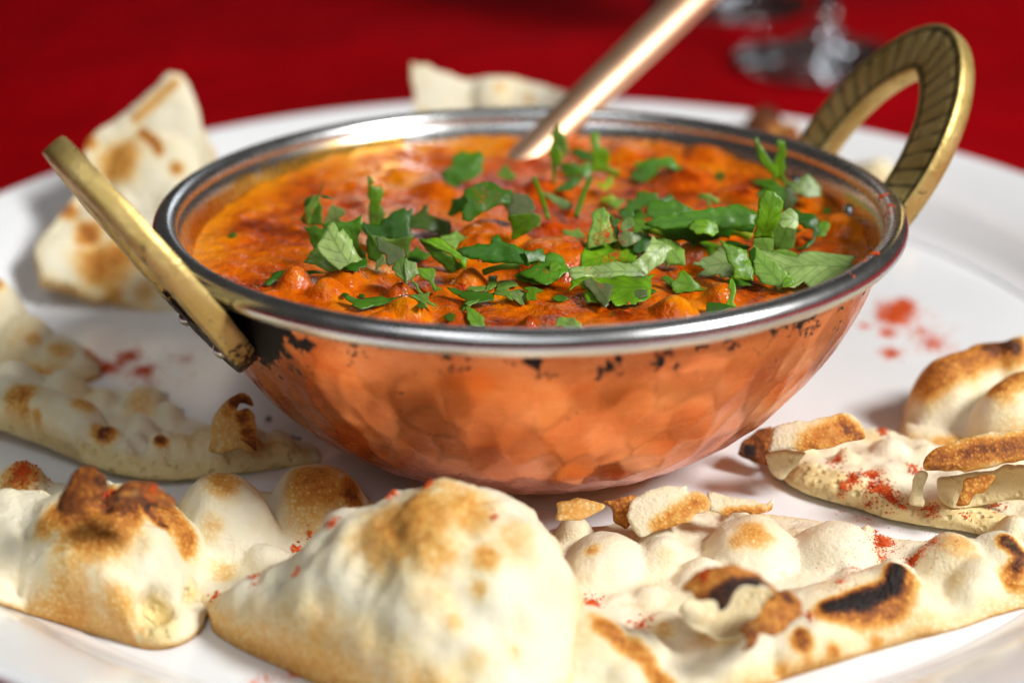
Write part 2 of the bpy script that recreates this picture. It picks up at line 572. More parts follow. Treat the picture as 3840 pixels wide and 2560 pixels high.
# ================================================================ setting
TABLE_Z = -0.55
gx = np.linspace(-150, 150, 151); gy = np.linspace(-100, 200, 151)
X, Y = np.meshgrid(gx, gy)
Z = TABLE_Z - 0.02 + 0.0 * X
Z = Z + np.where(np.hypot(X, Y - 3) > 22, fbm(np.stack([X.ravel() * .05, Y.ravel() * .05, 0 * X.ravel()], 1), 2).reshape(X.shape) * .12 - .12, 0)
V = np.stack([X, Y, Z], 2).reshape(-1, 3)
i = np.arange(150)[:, None] * 151 + np.arange(150)[None]
F = np.stack([i, i + 1, i + 152, i + 151], 2).reshape(-1, 4)
o = mkobj('tablecloth', V, [F], M_cloth)
tag(o, 'deep red tablecloth spread over the table under the plate', 'tablecloth', kind='structure')

# ================================================================ plate
PC = np.array([0.112, 2.761])
PT = np.array([(0, 0), (6, 0), (11.7, 0), (12.2, .05), (12.55, .22), (12.9, .52), (13.3, .86), (13.8, 1.14), (14.4, 1.42), (14.75, 1.56), (14.9, 1.60)])
pz_r = np.linspace(0, 14.9, 300)
_cp = catmull(PT, 12)
def plate_z(x, y):
    return np.interp(np.hypot(x - PC[0], y - PC[1]), _cp[:, 0], _cp[:, 1])
prof = list(map(tuple, _cp)) + [(14.98, 1.56), (15.0, 1.48), (14.93, 1.38), (14.5, 1.15), (13.6, .75), (12.8, .1), (12.1, -.28), (9.2, -.33), (9.1, -.52), (8.9, -.55), (8.7, -.52), (8.6, -.33), (0.02, -.33)]
prof[0] = (0.001, 0)
V, F = lathe(prof, 220)
V[:, 0] += PC[0]; V[:, 1] += PC[1]
tag(mkobj('plate', V, [F], M_plate), 'large round white china plate with raised rim under the bowl and bread', 'plate')


def US(px, py, extra=0.0):
    """photo point to the plate's own surface: first hit along the ray"""
    zs = np.linspace(1.75, -.02, 400)
    d = ray(px, py)
    P = CAM_P + d[None] * ((zs + extra - CAM_P[2]) / d[2])[:, None]
    k = np.argmax(zs <= plate_z(P[:, 0], P[:, 1]) + 1e-4)
    return P[k]


# ================================================================ bowl
H = 4.635
TX = 0.047
def tilt(P):
    P = np.asarray(P, float); q = P.copy()
    q[:, 1] = P[:, 1] * math.cos(TX) + P[:, 2] * math.sin(TX)
    q[:, 2] = P[:, 2] * math.cos(TX) - P[:, 1] * math.sin(TX) + .02
    return q
bowl = empty('serving_bowl', (0, 0, 0.0))
tag(bowl, 'hammered copper serving bowl with steel lining, steel rim and two brass loop handles', 'bowl')
OUT = catmull([(0, 0.16), (1.6, .12), (2.6, .13), (3.3, .27), (4.1, .66), (4.9, 1.27), (5.55, 2.02), (6.05, 2.8), (6.38, 3.5), (6.55, 4.1), (6.6, 4.5)], 16)
sl = np.concatenate([[0], np.cumsum(np.linalg.norm(np.diff(OUT, axis=0), axis=1))])
sg = np.linspace(0, sl[-1], 170)
orr = np.interp(sg, sl, OUT[:, 0]); ozz = np.interp(sg, sl, OUT[:, 1])
NT = 560
V, F = lathe(np.stack([np.maximum(orr, .002), ozz], 1), NT)
th = np.tile(np.arange(NT) * 2 * math.pi / NT, len(sg)); ss = np.repeat(sg, NT); zz = V[:, 2].copy(); rr0 = np.repeat(orr, NT)
# hammer marks: jittered cells in rows up the wall
rows = np.linspace(2.2, sl[-1] + .3, 11)
seeds = []
for q, r_ in enumerate(rows):
    rad = np.interp(r_, sl, OUT[:, 0])
    nc = max(8, int(2 * math.pi * rad / (.50 + .03 * q)))
    for k_ in range(nc):
        seeds.append(((k_ + .5 * (q % 2) + random.uniform(-.28, .28)) * 2 * math.pi / nc, r_ + random.uniform(-.22, .22)))
seeds = np.array(seeds)
wpx = fbm(V * 1.3 + 7, 3) * .20; wps = fbm(V * 1.3 + 47, 3) * .16
f1 = np.full(len(V), 9.0); f2 = np.full(len(V), 9.0)
for a_, s_ in seeds:
    dth = (th - a_ + math.pi) % (2 * math.pi) - math.pi
    d_ = np.hypot(dth * rr0 + wpx, (ss - s_) * .55 + wps)
    m1 = d_ < f1
    f2 = np.where(m1, f1, np.minimum(f2, d_)); f1 = np.where(m1, d_, f1)
fade = sstep(sl[-1] - .2, sl[-1] - 1.9, ss) * sstep(.3, 1.5, ss)
amp = .30 + .70 * fade
dent = np.clip(1 - (f1 / .40) ** 2, 0, 1) ** 1.3 * .033 * amp
Nn = vnormals(V, [F])
if (Nn[NT * 100] @ np.array([V[NT * 100][0], V[NT * 100][1], 0])) < 0: Nn = -Nn
wob = fbm(np.stack([V[:, 0] * .7, V[:, 1] * .7, V[:, 2] * .7], 1), 2) * .018
V2 = V - Nn * (dent - wob)[:, None]
ridge = sstep(.14, .0, f2 - f1 + .05 * fbm(V * 3 + 2, 2)) * (.25 + .75 * fade)
az_c = math.radians(198)
dl = np.abs((th - math.radians(219) + math.pi) % (2 * math.pi) - math.pi)
dr = np.abs((th - math.radians(12) + math.pi) % (2 * math.pi) - math.pi)
pat = sstep(.34, .04, dl) * sstep(2.8, 4.0, zz) * 1.2 + sstep(.30, .05, dr) * sstep(3.0, 4.2, zz)
pat += sstep(3.0, 4.5, zz) * .30 - .20 + .10 * sstep(2.0, 3.4, zz)
mkobj('copper_shell', tilt(V2), [F], M_copper, bowl, {'ridge': ridge, 'patina': pat})
# lining
INN = catmull([(6.58, 4.62), (6.48, 4.45), (6.38, 4.1), (6.22, 3.55), (5.85, 2.75), (5.3, 1.95), (4.6, 1.2), (3.6, .6), (2.4, .32), (.01, .28)], 8)
V, F = lathe(INN, 240)
Vt = tilt(V)
th_ = np.arctan2(V[:, 1], V[:, 0])
lvl = 3.95
st_ = sstep(.85, .05, Vt[:, 2] - lvl - .10 * fbm(np.stack([th_ * 2.2, th_ * 0, th_ * 0 + 3], 1), 3))
left = .35 + .65 * (np.abs((th_ - 2.9 + math.pi) % (2 * math.pi) - math.pi) < .9) + .3 * (np.abs((th_ - 5.9 + math.pi) % (2 * math.pi) - math.pi) < .8)
mkobj('steel_lining', Vt, [F], M_steel, bowl, {'stain': np.clip(st_ * left, 0, 1)})
# rolled rim
rt = .225
a_ = np.linspace(0, 2 * math.pi, 29)
V, F = lathe([(6.775 + rt * math.cos(t_), H + rt * math.sin(t_)) for t_ in a_], 260)
mkobj('rim', tilt(V), [F], M_steel, bowl, {'stain': np.zeros(len(V))})

# handles: pointed closed loop, flat band, carved leaf pattern on both faces
def handle(phi, alpha, L, hw):
    rad = np.array([math.cos(phi), math.sin(phi), 0]); tan = np.array([-math.sin(phi), math.cos(phi), 0])
    w_ = math.cos(alpha) * rad + math.sin(alpha) * np.array([0, 0, 1]); nn = np.cross(tan, w_)
    org = rad * 6.86 + np.array([0, 0, 4.18])
    half = [(0, L), (.42 * hw, L * .90), (.80 * hw, L * .66), (1.0 * hw, L * .34), (1.0 * hw, .0), (.90 * hw, -.45), (.62 * hw, -.84), (.25 * hw, -1.02)]
    ctr = np.array(half + [(-a, b_) for a, b_ in half[:0:-1]])
    C = catmull(ctr, 26, True)
    n_ = len(C)
    Tn = np.roll(C, -1, 0) - np.roll(C, 1, 0); Tn /= np.linalg.norm(Tn, axis=1)[:, None]
    On = np.stack([Tn[:, 1], -Tn[:, 0]], 1)
    if (On[0] @ np.array([0, 1])) < 0: On = -On
    seg = np.concatenate([[0], np.cumsum(np.linalg.norm(np.diff(C, axis=0), axis=1))])
    # cross-section: u across the band (-1 inner .. 1 outer), w through thickness
    cs = []
    for k_ in range(13): cs.append((-1 + 2 * k_ / 12, 1))
    cs += [(1.05, .93), (1.07, 0.3), (1.07, -.3), (1.05, -.93)]
    for k_ in range(13): cs.append((1 - 2 * k_ / 12, -1))
    cs += [(-1.05, -.93), (-1.07, -.3), (-1.07, .3), (-1.05, .93)]
    cs = np.array(cs); m_ = len(cs)
    bw = .47 + .03 * np.cos(seg / seg[-1] * 2 * math.pi); tk = .21
    Vl = np.zeros((n_, m_, 3)); G = np.zeros((n_, m_))
    side = np.where(np.arange(n_) < n_ / 2, 1.0, -1.0)
    for j_, (u_, q_) in enumerate(cs):
        per = .36
        x_ = np.abs(seg - (seg[-1] / 2) * 0) * 1.0
        dist = np.minimum(seg, seg[-1] - seg)
        ph_ = ((dist + u_ * .14 - .03 * u_ * u_) / per) % 1.0
        gl = np.exp(-((ph_ - .5) / .15) ** 2)
        face = (abs(q_) == 1) * np.clip((.92 - abs(u_)) / .2, 0, 1)
        border = (abs(q_) == 1) * math.exp(-((abs(u_) - .83) / .08) ** 2)
        g_ = np.clip(gl * face * (.6 + .4 * vnoise(np.stack([seg * 5, 0 * seg, 0 * seg + j_ * .3], 1))) + border * .8, 0, 1)
        G[:, j_] = np.clip(g_ * 1.1, 0, 1)
        tq = q_ * (tk - .05 * g_) * (1 if abs(q_) == 1 else 1) * (1.0 + (.05 * (1 - (u_) ** 2)))
        pl = C + On * (u_ * bw)[:, None]
        Vl[:, j_] = org + pl[:, :1] * tan + pl[:, 1:] * w_ + (tq if np.ndim(tq) else np.full(n_, tq))[:, None] * nn
    V = Vl.reshape(-1, 3)
    V += fbm(V * 3.1, 2)[:, None] * .012
    ii = np.arange(n_)[:, None]; jj = np.arange(m_)[None]; in_ = (ii + 1) % n_; jn = (jj + 1) % m_
    F = np.stack([ii * m_ + jj, ii * m_ + jn, in_ * m_ + jn, in_ * m_ + jj], 2).reshape(-1, 4)
    ho = mkobj('handle', tilt(V), [F[:, ::-1]], M_brass, bowl, {'groove': G.reshape(-1), 'patina': np.repeat(sstep(.2, -1.2, C[:, 1]), m_)})
    for a in (-.62, .62):
        # rivets on the outer face near the foot of the loop
        base = org + tan * a * hw * .98 + w_ * (-.80)
        sgn = 1 if (nn @ rad) > 0 else -1
        pr = [(.001, .10), (.06, .095), (.12, .06), (.15, 0), (.15, -.25)]
        Vr, Fr = lathe(pr, 16)
        Mx = np.stack([tan, w_, nn * sgn], 1)
        Vr = base + nn * sgn * tk + Vr @ Mx.T
        mkobj('rivet', tilt(Vr), [Fr], M_rivet, ho)
    return ho
hR = handle(math.radians(20), math.radians(55.5), 3.28, 1.66)
hL = handle(math.radians(210), math.radians(57), 2.92, 1.42)
hR['label'] = 'brass loop handle standing at the back right with its face visible'
hL['label'] = 'brass loop handle at the left seen almost edge on'
# rivet heads inside the bowl
for phd in (20 + 9.5, 20 - 9.5):
    ph_ = math.radians(phd)
    rad = np.array([math.cos(ph_), math.sin(ph_), 0]); tan = np.array([-math.sin(ph_), math.cos(ph_), 0])
    nrm = -rad * .96 + np.array([0, 0, .28]); upv = np.cross(nrm, tan)
    Vr, Fr = lathe([(.001, .07), (.10, .065), (.17, .03), (.19, -.05)], 18)
    mkobj('rivet', tilt(rad * 6.36 + np.array([0, 0, 4.12]) + Vr @ np.stack([tan, upv, nrm], 1).T), [Fr], M_rivet, bowl)

# ================================================================ curry
CZ = 3.86
LUMPS = [(1105, 1055, 62, .42), (1240, 1085, 72, .40), (1290, 1035, 82, .45), (1485, 1100, 58, .34), (1525, 1155, 85, .40), (1420, 1195, 55, .25),
         (1765, 1040, 66, .42), (1850, 870, 120, .75), (2085, 930, 125, .85), (1975, 1212, 42, .25), (2525, 1155, 80, .42), (3150, 850, 95, .34),
         (2565, 665, 110, .38), (2635, 590, 90, .30), (2340, 580, 80, .30), (2590, 950, 70, .42), (2700, 1100, 70, .35), (900, 900, 90, .2),
         (1640, 700, 90, .28), (1500, 640, 90, .25), (2280, 1130, 90, .22), (1720, 1190, 70, .30), (1000, 1110, 60, .2), (2060, 700, 110, .35),
         (2850, 1060, 80, .2), (3060, 1000, 70, .25), (1950, 1120, 80, .22), (1180, 760, 80, .22), (2760, 720, 90, .25), (2960, 640, 80, .2), (3030, 760, 70, .25)]
_lump = []
for (px, py, rp, hh) in LUMPS:
    p = UZ(px, py, CZ + hh * .45)
    sc_ = FPX / np.linalg.norm(p - CAM_P)
    _lump.append((p[0], p[1], rp / sc_, hh))
for _ in range(260):
    a_, r_ = random.uniform(0, 6.283), 6.2 * math.sqrt(random.random())
    _lump.append((r_ * math.cos(a_), r_ * math.sin(a_), random.uniform(.09, .30), random.uniform(.05, .17)))


def curry_h(x, y):
    x = np.asarray(x, float); y = np.asarray(y, float)
    P = np.stack([x, y, 0 * x], 1)
    wx = fbm(P * .9 + 4, 2) * .16; wy = fbm(P * .9 + 31, 2) * .16
    h = np.full(len(x), CZ) + fbm(P * .55 + 9, 3) * .12 + fbm(P * 2.2 + 3, 3) * .075 + np.abs(fbm(P * 1.5 + 61, 2)) * .08
    lump = np.zeros(len(x))
    for (cx, cy, r_, hh) in _lump:
        d = np.hypot(x + wx - cx, y + wy - cy) / r_
        big = hh > .7
        q = np.where(d < 1.5, (hh * .66 if big else hh * .98) * np.clip(1 - (d / 1.5) ** (3.4 if big else 2.0), 0, 1) ** (1.1 if big else 1.6), 0)
        k_ = .09
        hm = np.clip(.5 + .5 * (q - lump) / k_, 0, 1)
        lump = lump * (1 - hm) + q * hm + k_ * hm * (1 - hm)
    h = h + lump - .03
    rr = np.hypot(x, y - .18)
    h = h + .10 * sstep(5.3, 6.4, rr) - .10 * sstep(4.5, 6.3, -y)
    return h


s_ = .042
gx = np.arange(-6.5, 6.5, s_)
X, Y = np.meshgrid(gx, gx)
x, y = X.ravel(), Y.ravel()
z = curry_h(x, y)
n_ = len(gx)
rr = np.hypot(x, y - .18)
ok = rr < np.interp(z - .02, INN[::-1, 1], INN[::-1, 0]) + .05
idx = np.arange(n_ * n_).reshape(n_, n_)
Q = np.stack([idx[:-1, :-1], idx[:-1, 1:], idx[1:, 1:], idx[1:, :-1]], 2).reshape(-1, 4)
Q = Q[ok[Q].all(1)]
used = np.unique(Q); rem = np.full(n_ * n_, -1); rem[used] = np.arange(len(used))
th_ = np.arctan2(y, x)
edge = sstep(5.6, 6.4, rr + .35 * fbm(np.stack([x, y, 0 * x], 1) * 1.1, 3)) * (.35 + .65 * sstep(1.4, .5, np.abs((th_ - 2.55 + math.pi) % (2 * math.pi) - math.pi)))
chil = np.zeros(len(x))
for (px, py, rp) in [(2060, 700, 130), (1880, 640, 120), (2120, 790, 120), (2240, 800, 90), (2080, 860, 60), (2440, 690, 60), (1850, 760, 80), (2000, 600, 90)]:
    p = UZ(px, py, CZ + .3); r_ = rp / (FPX / np.linalg.norm(p - CAM_P))
    chil = np.maximum(chil, sstep(1.2, .3, np.hypot((x - p[0]), (y - p[1]) * .6) / r_ + .5 * fbm(np.stack([x, y, 0 * x], 1) * 2.2, 3)))
Vc = np.stack([x, y, z], 1)[used]
curry = mkobj('curry', Vc, [rem[Q]], M_curry, None, {'edge': edge[used], 'chili': chil[used]})
tag(curry, 'thick orange red lumpy curry filling the copper bowl', 'curry')

# smear of sauce on the wall handled by the lining stain; spoon next
p0 = UZ(1965, 600, 3.75); p1 = UY(2600, -10, p0[1] + 4.6)
dr_ = (p1 - p0) / np.linalg.norm(p1 - p0)
spoon = empty('serving_spoon', tuple(p0))
tag(spoon, 'shiny copper spoon standing in the curry and leaning on the back rim', 'spoon')
L_ = np.linspace(-.6, 15.0, 60)
path = p0 + L_[:, None] * dr_
path[:, 2] -= .012 * np.clip(L_ - 6, 0, None) ** 2
rad_ = np.interp(L_, [-.6, 1, 5, 11, 14.6, 15], [.36, .42, .48, .54, .52, .3])
V, F, T = tube(path, rad_, 28, .78, up=(-.3, -.7, .65))
mkobj('spoon_handle', V, [F, T], M_spoon, spoon)
# scoop hidden under the sauce
u, v_ = np.meshgrid(np.linspace(0, 1, 14), np.linspace(0, 2 * math.pi, 25)[:-1], indexing='ij')
A_ = np.cross(dr_, [0, 0, 1]); A_ /= np.linalg.norm(A_); B_ = np.array([dr_[0], dr_[1], dr_[2] * .25]); B_ /= np.linalg.norm(B_)
cs_ = p0 - dr_ * .55 - B_ * 1.35 + np.array([0, 0, -.15])
for q, dz in ((0, 0), ):
    bow = []
    for sgn in (0, .10):
        Vp = cs_ + (u * np.cos(v_))[..., None] * B_ * 1.55 + (u * np.sin(v_))[..., None] * A_ * 1.05 + ((u ** 2 - 1) * .55 + sgn)[..., None] * np.array([0, 0, 1.0])
        bow.append(Vp.reshape(-1, 3))
    nn_ = 14 * 24
    i = np.arange(13)[:, None] * 24; j = np.arange(24)[None]; jn = (j + 1) % 24
    Fq = np.stack([i + j, i + jn, i + 24 + jn, i + 24 + j], 2).reshape(-1, 4)
    er = np.stack([13 * 24 + np.arange(24), 13 * 24 + (np.arange(24) + 1) % 24], 1)
    mkobj('spoon_scoop', np.vstack(bow), [np.vstack([Fq[:, ::-1], Fq + nn_, np.stack([er[:, 0], er[:, 1], er[:, 1] + nn_, er[:, 0] + nn_], 1)])], M_spoon, spoon)

# ================================================================ wine glasses behind
def wine_glass(px, py, label):
    c_ = UZ(px, py, TABLE_Z)
    g = empty('wine_glass', (c_[0], c_[1], TABLE_Z))
    tag(g, label, 'wine glass', 'stemmed glasses behind the plate')
    z0 = TABLE_Z + .02
    foot = [(.002, .0), (3.15, .0), (3.3, .06), (3.32, .12), (3.2, .2), (2.4, .33), (1.5, .55), (.8, .9), (.48, 1.4), (.40, 2.0), (.002, 2.0)]
    V, F = lathe([(r, z0 + z) for r, z in foot], 72)
    tw = np.arctan2(V[:, 1], V[:, 0]); cut = (V[:, 2] > z0 + .05) & (np.hypot(V[:, 0], V[:, 1]) > .3)
    V[:, 2] += np.where(cut, .05 * np.sin(tw * 9 + np.hypot(V[:, 0], V[:, 1]) * 2), 0)
    V[:, :2] += c_[:2]
    mkobj('foot', V, [F], M_glass, g)
    stem = [(.002, 2.0), (.38, 2.0), (.36, 4.0), (.40, 7.0), (.55, 7.8), (.002, 7.9)]
    V, F = lathe([(r, z0 + .003 + z) for r, z in stem], 32); V[:, :2] += c_[:2]
    mkobj('stem', V, [F], M_glass, g)
    bow = [(.002, 7.95), (1.2, 8.2), (2.6, 9.3), (3.4, 11), (3.6, 13), (3.4, 15), (3.0, 17.2), (2.9, 17.25), (2.85, 17.2), (3.25, 15), (3.45, 13), (3.25, 11), (2.5, 9.5), (1.2, 8.5), (.002, 8.35)]
    V, F = lathe([(r, z0 + .006 + z) for r, z in bow], 48); V[:, :2] += c_[:2]
    mkobj('glass_bowl', V, [F], M_glass, g)
wine_glass(3085, 232, 'clear wine glass whose foot shows between the spoon and the right brass handle')
wine_glass(2740, 20, 'clear wine glass farther back, only the edge of its foot shows beside the spoon')


# ================================================================ naan bread
def hit_vertices(V, px, py):
    """the vertex of V that the photo point (px,py) lands on"""
    q, w_ = PJ(V)
    d = np.hypot(q[:, 0] - px, q[:, 1] - py)
    m = d < max(26, d.min() * 1.5)
    i = np.where(m)[0]
    return V[i[np.argmin(w_[i])]]


def toast_of(V, spots, seed=0):
    t = np.zeros(len(V))
    nz = fbm(V * 1.7 + seed, 3)
    for sp in spots:
        pts, rp, am = sp[0], sp[1], sp[2]
        if isinstance(pts, tuple): pts = [pts]
        W_ = np.array([hit_vertices(V, *p) for p in pts])
        sc_ = FPX / np.linalg.norm(W_[0] - CAM_P)
        d = polydist(V, W_, False) / (rp / sc_)
        t = np.maximum(t, am * sstep(1.25, .25, d + nz * .38))
    return t


def solve_h(cx, cy, z0, r, topy):
    lo, hi = .02, 8.0
    u = np.linspace(0, 1, 24)
    for _ in range(30):
        m = (lo + hi) / 2
        P = np.stack([np.full(24, cx), cy + u * r, z0 + m * np.sqrt(1 - u ** 2)], 1)
        if PJ(P)[0][:, 1].min() > topy: lo = m
        else: hi = m
    return lo


def naan(name, outline, thick, bubbles, spots, parent=None, step=.085, lift=0.0, lift_x=0.0, edge=.45, seed=0, crumb=None, torn=0.0, rough=.035, smooth_outline=True, dents=(), blend=.14, rnd=0, bmin=.5):
    pl = np.array([US(px, py, .04)[:2] for px, py in outline])
    if smooth_outline: pl = catmull(pl, 6, True)
    pl = resample(pl, step)
    if torn:
        nrm = np.roll(pl, -1, 0) - np.roll(pl, 1, 0); nrm = np.stack([nrm[:, 1], -nrm[:, 0]], 1) / np.maximum(np.linalg.norm(nrm, axis=1), 1e-6)[:, None]
        pl = pl + nrm * (fbm(np.stack([pl[:, 0] * 2.3, pl[:, 1] * 2.3, 0 * pl[:, 0] + seed], 1), 3) * torn)[:, None]
    V2, T, BE = fill2d(pl, step)
    x, y = V2[:, 0], V2[:, 1]
    d = polydist(V2, pl)
    P = np.stack([x, y, 0 * x + seed * 3.1], 1)
    zb = plate_z(x, y) + .03 + lift + lift_x * (x - x.mean())
    zb = zb + np.clip(fbm(P * .35, 2), 0, 1) * .12 * sstep(0, 1.5, d)
    ep = np.sqrt(np.clip(1 - (1 - np.clip(d / edge, 0, 1)) ** 2, 0, 1))
    top = thick * (.35 + .65 * ep) + fbm(P * 1.1, 3) * .10 * ep
    bub = np.zeros(len(x))
    wx = fbm(P * 1.1 + 40, 3) * .24; wy = fbm(P * 1.1 + 70, 3) * .24
    for bspec in bubbles:
        pts, rp, ty = bspec[0], bspec[1], bspec[2]
        pw = bspec[3] if len(bspec) > 3 else .56
        if isinstance(pts, tuple): pts = [pts]
        W_ = np.array([US(*p) for p in pts])
        sc_ = FPX / np.linalg.norm(W_[0] - CAM_P); r_ = rp / sc_
        mid = W_.mean(0)
        hh = solve_h(mid[0], mid[1], float(plate_z(mid[0], mid[1])) + .03 + lift, r_, ty) if ty > 20 else ty
        hh = max(hh, thick + bmin * r_) if bmin else hh
        dd = polydist(np.stack([x + wx * min(1, r_), y + wy * min(1, r_)], 1), W_[:, :2], False) / r_
        cap = hh * np.clip(1 - dd ** 2, 0, 1) ** pw
        # soft union
        k_ = blend
        hmix = np.clip(.5 + .5 * (cap - bub) / k_, 0, 1)
        bub = np.where(cap > 0, bub * (1 - hmix) + cap * hmix + k_ * hmix * (1 - hmix) * (bub > 0), bub)
    rs = np.random.default_rng(seed + 100)
    for _ in range(rnd):
        q = V2[rs.integers(len(V2))]; r_ = rs.uniform(.2, .6)
        ea, ec = rs.uniform(0, 3.1), rs.uniform(.55, 1.0)
        ex, ey = x - q[0] + wx, y - q[1] + wy
        cap = rs.uniform(.35, .95) * r_ * np.clip(1 - (np.hypot(ex * math.cos(ea) + ey * math.sin(ea), (ey * math.cos(ea) - ex * math.sin(ea)) / ec) / r_) ** 2, 0, 1) ** rs.uniform(.5, 1.1) + thick * .55
        cap = np.where(cap > thick * .56, cap, 0)
        bub = np.maximum(bub, cap * (polydist(q[None], pl)[0] > r_ * .7))
    k_ = .12
    hm = np.clip(.5 + .5 * (bub - top) / k_, 0, 1)
    z = zb + top * (1 - hm) + bub * hm + k_ * hm * (1 - hm) * (bub > 0)
    lumpy = fbm(P * 2.4, 3) * rough * 1.6
    z = z + lumpy * ep
    topV = np.stack([x, y, z], 1)
    nv = vnormals(topV, [T])
    topV = topV + nv * (fbm(topV * 2.1 + seed, 3) * rough + fbm(topV * .9 + seed, 2) * rough * 2 - np.abs(fbm(topV * 1.4 + seed * 2, 3)) * rough * 1.6)[:, None] * ep[:, None]
    for (px, py, rp, dep) in dents:
        w_ = hit_vertices(topV, px, py); r_ = rp / (FPX / np.linalg.norm(w_ - CAM_P))
        q = np.linalg.norm(topV - w_, axis=1) / r_
        topV = topV - nv * (dep * sstep(1.15, .35, q + .25 * fbm(topV * 3, 2)))[:, None]
    botV = np.stack([x, y, np.minimum(zb, topV[:, 2] - .03)], 1)
    V, F = shell(topV, T, BE, botV)
    nT = len(topV)
    t = np.zeros(len(V)); t[:nT] = toast_of(topV, spots, seed)
    t[:nT] = np.maximum(t[:nT], .16 * sstep(-.05, .7, fbm(topV * .8 + 5 + seed, 3)))
    t[:nT] += .16 * sstep(.34, .0, d) * (crumb is None)           # baked rim of the flatbread
    t[nT:] = .30 + .15 * fbm(V[nT:] * 1.5, 2)
    cr = np.zeros(len(V))
    for (pts, rp) in (crumb or []):
        W_ = np.array([hit_vertices(V, *p) for p in pts]); sc_ = FPX / np.linalg.norm(W_[0] - CAM_P)
        cr = np.maximum(cr, sstep(1.2, .5, polydist(V, W_, False) / (rp / sc_) + .2 * fbm(V * 2, 2)))
    return mkobj(name, V, F, M_naan, parent, {'toast': np.clip(t, 0, 1), 'crumb': cr})


def flap(name, poly, n, z=None, Y=None, anchor=None, thick=.08, toast=.4, toast_spots=(), curl=0.0, rough=.05, step=.07, parent=None, crumb=0.0, seed=0, jag=.035):
    """a torn sheet of crust: outline seen in the photo, standing in its own plane"""
    poly = np.array(poly, float)
    n = np.array(n, float); n /= np.linalg.norm(n)
    a = anchor if anchor is not None else poly[np.argmax(poly[:, 1])]
    A = UZ(*a, z) if z is not None else UY(*a, Y)
    W_ = []
    for p in poly:
        d = ray(*p); W_.append(CAM_P + d * (((A - CAM_P) @ n) / (d @ n)))
    W_ = np.array(W_); cen = W_.mean(0)
    e1 = np.cross([0, 0, 1.0], n); e1 = e1 / np.linalg.norm(e1) if np.linalg.norm(e1) > .1 else np.array([1.0, 0, 0])
    e2 = np.cross(n, e1)
    p2 = np.stack([(W_ - cen) @ e1, (W_ - cen) @ e2], 1)
    p2 = resample(catmull(p2, 4, True), step)
    if jag: p2 = p2 + np.stack([vnoise(np.stack([p2[:, 0] * 6, p2[:, 1] * 6, 0 * p2[:, 0] + 5 + seed], 1)), vnoise(np.stack([p2[:, 0] * 6, p2[:, 1] * 6, 0 * p2[:, 0] + 9 + seed], 1))], 1) * jag
    V2, T, BE = fill2d(p2, step)
    L_ = max(np.ptp(p2[:, 0]), np.ptp(p2[:, 1]))
    h = curl * L_ * (1 - ((V2[:, 0] / L_ * 2) ** 2 + (V2[:, 1] / L_ * 2) ** 2)) + fbm(np.stack([V2[:, 0] * 1.3, V2[:, 1] * 1.3, 0 * V2[:, 0] + seed], 1), 3) * rough
    M_ = cen + V2[:, :1] * e1 + V2[:, 1:] * e2 + h[:, None] * n
    nv = vnormals(M_, [T])
    thick = thick * (.55 if thick <= .10 else 1)
    V, F = shell(M_ + nv * thick / 2, T, BE, M_ - nv * thick / 2)
    t = np.full(len(V), float(toast)) + fbm(V * 1.5 + seed, 3) * .10
    for sp in toast_spots: 
        tt_ = toast_of(V, [sp], seed); t = np.maximum(t, tt_)
    return mkobj(name, V, F, M_naan, parent, {'toast': np.clip(t, 0, 1), 'crumb': np.full(len(V), crumb)})


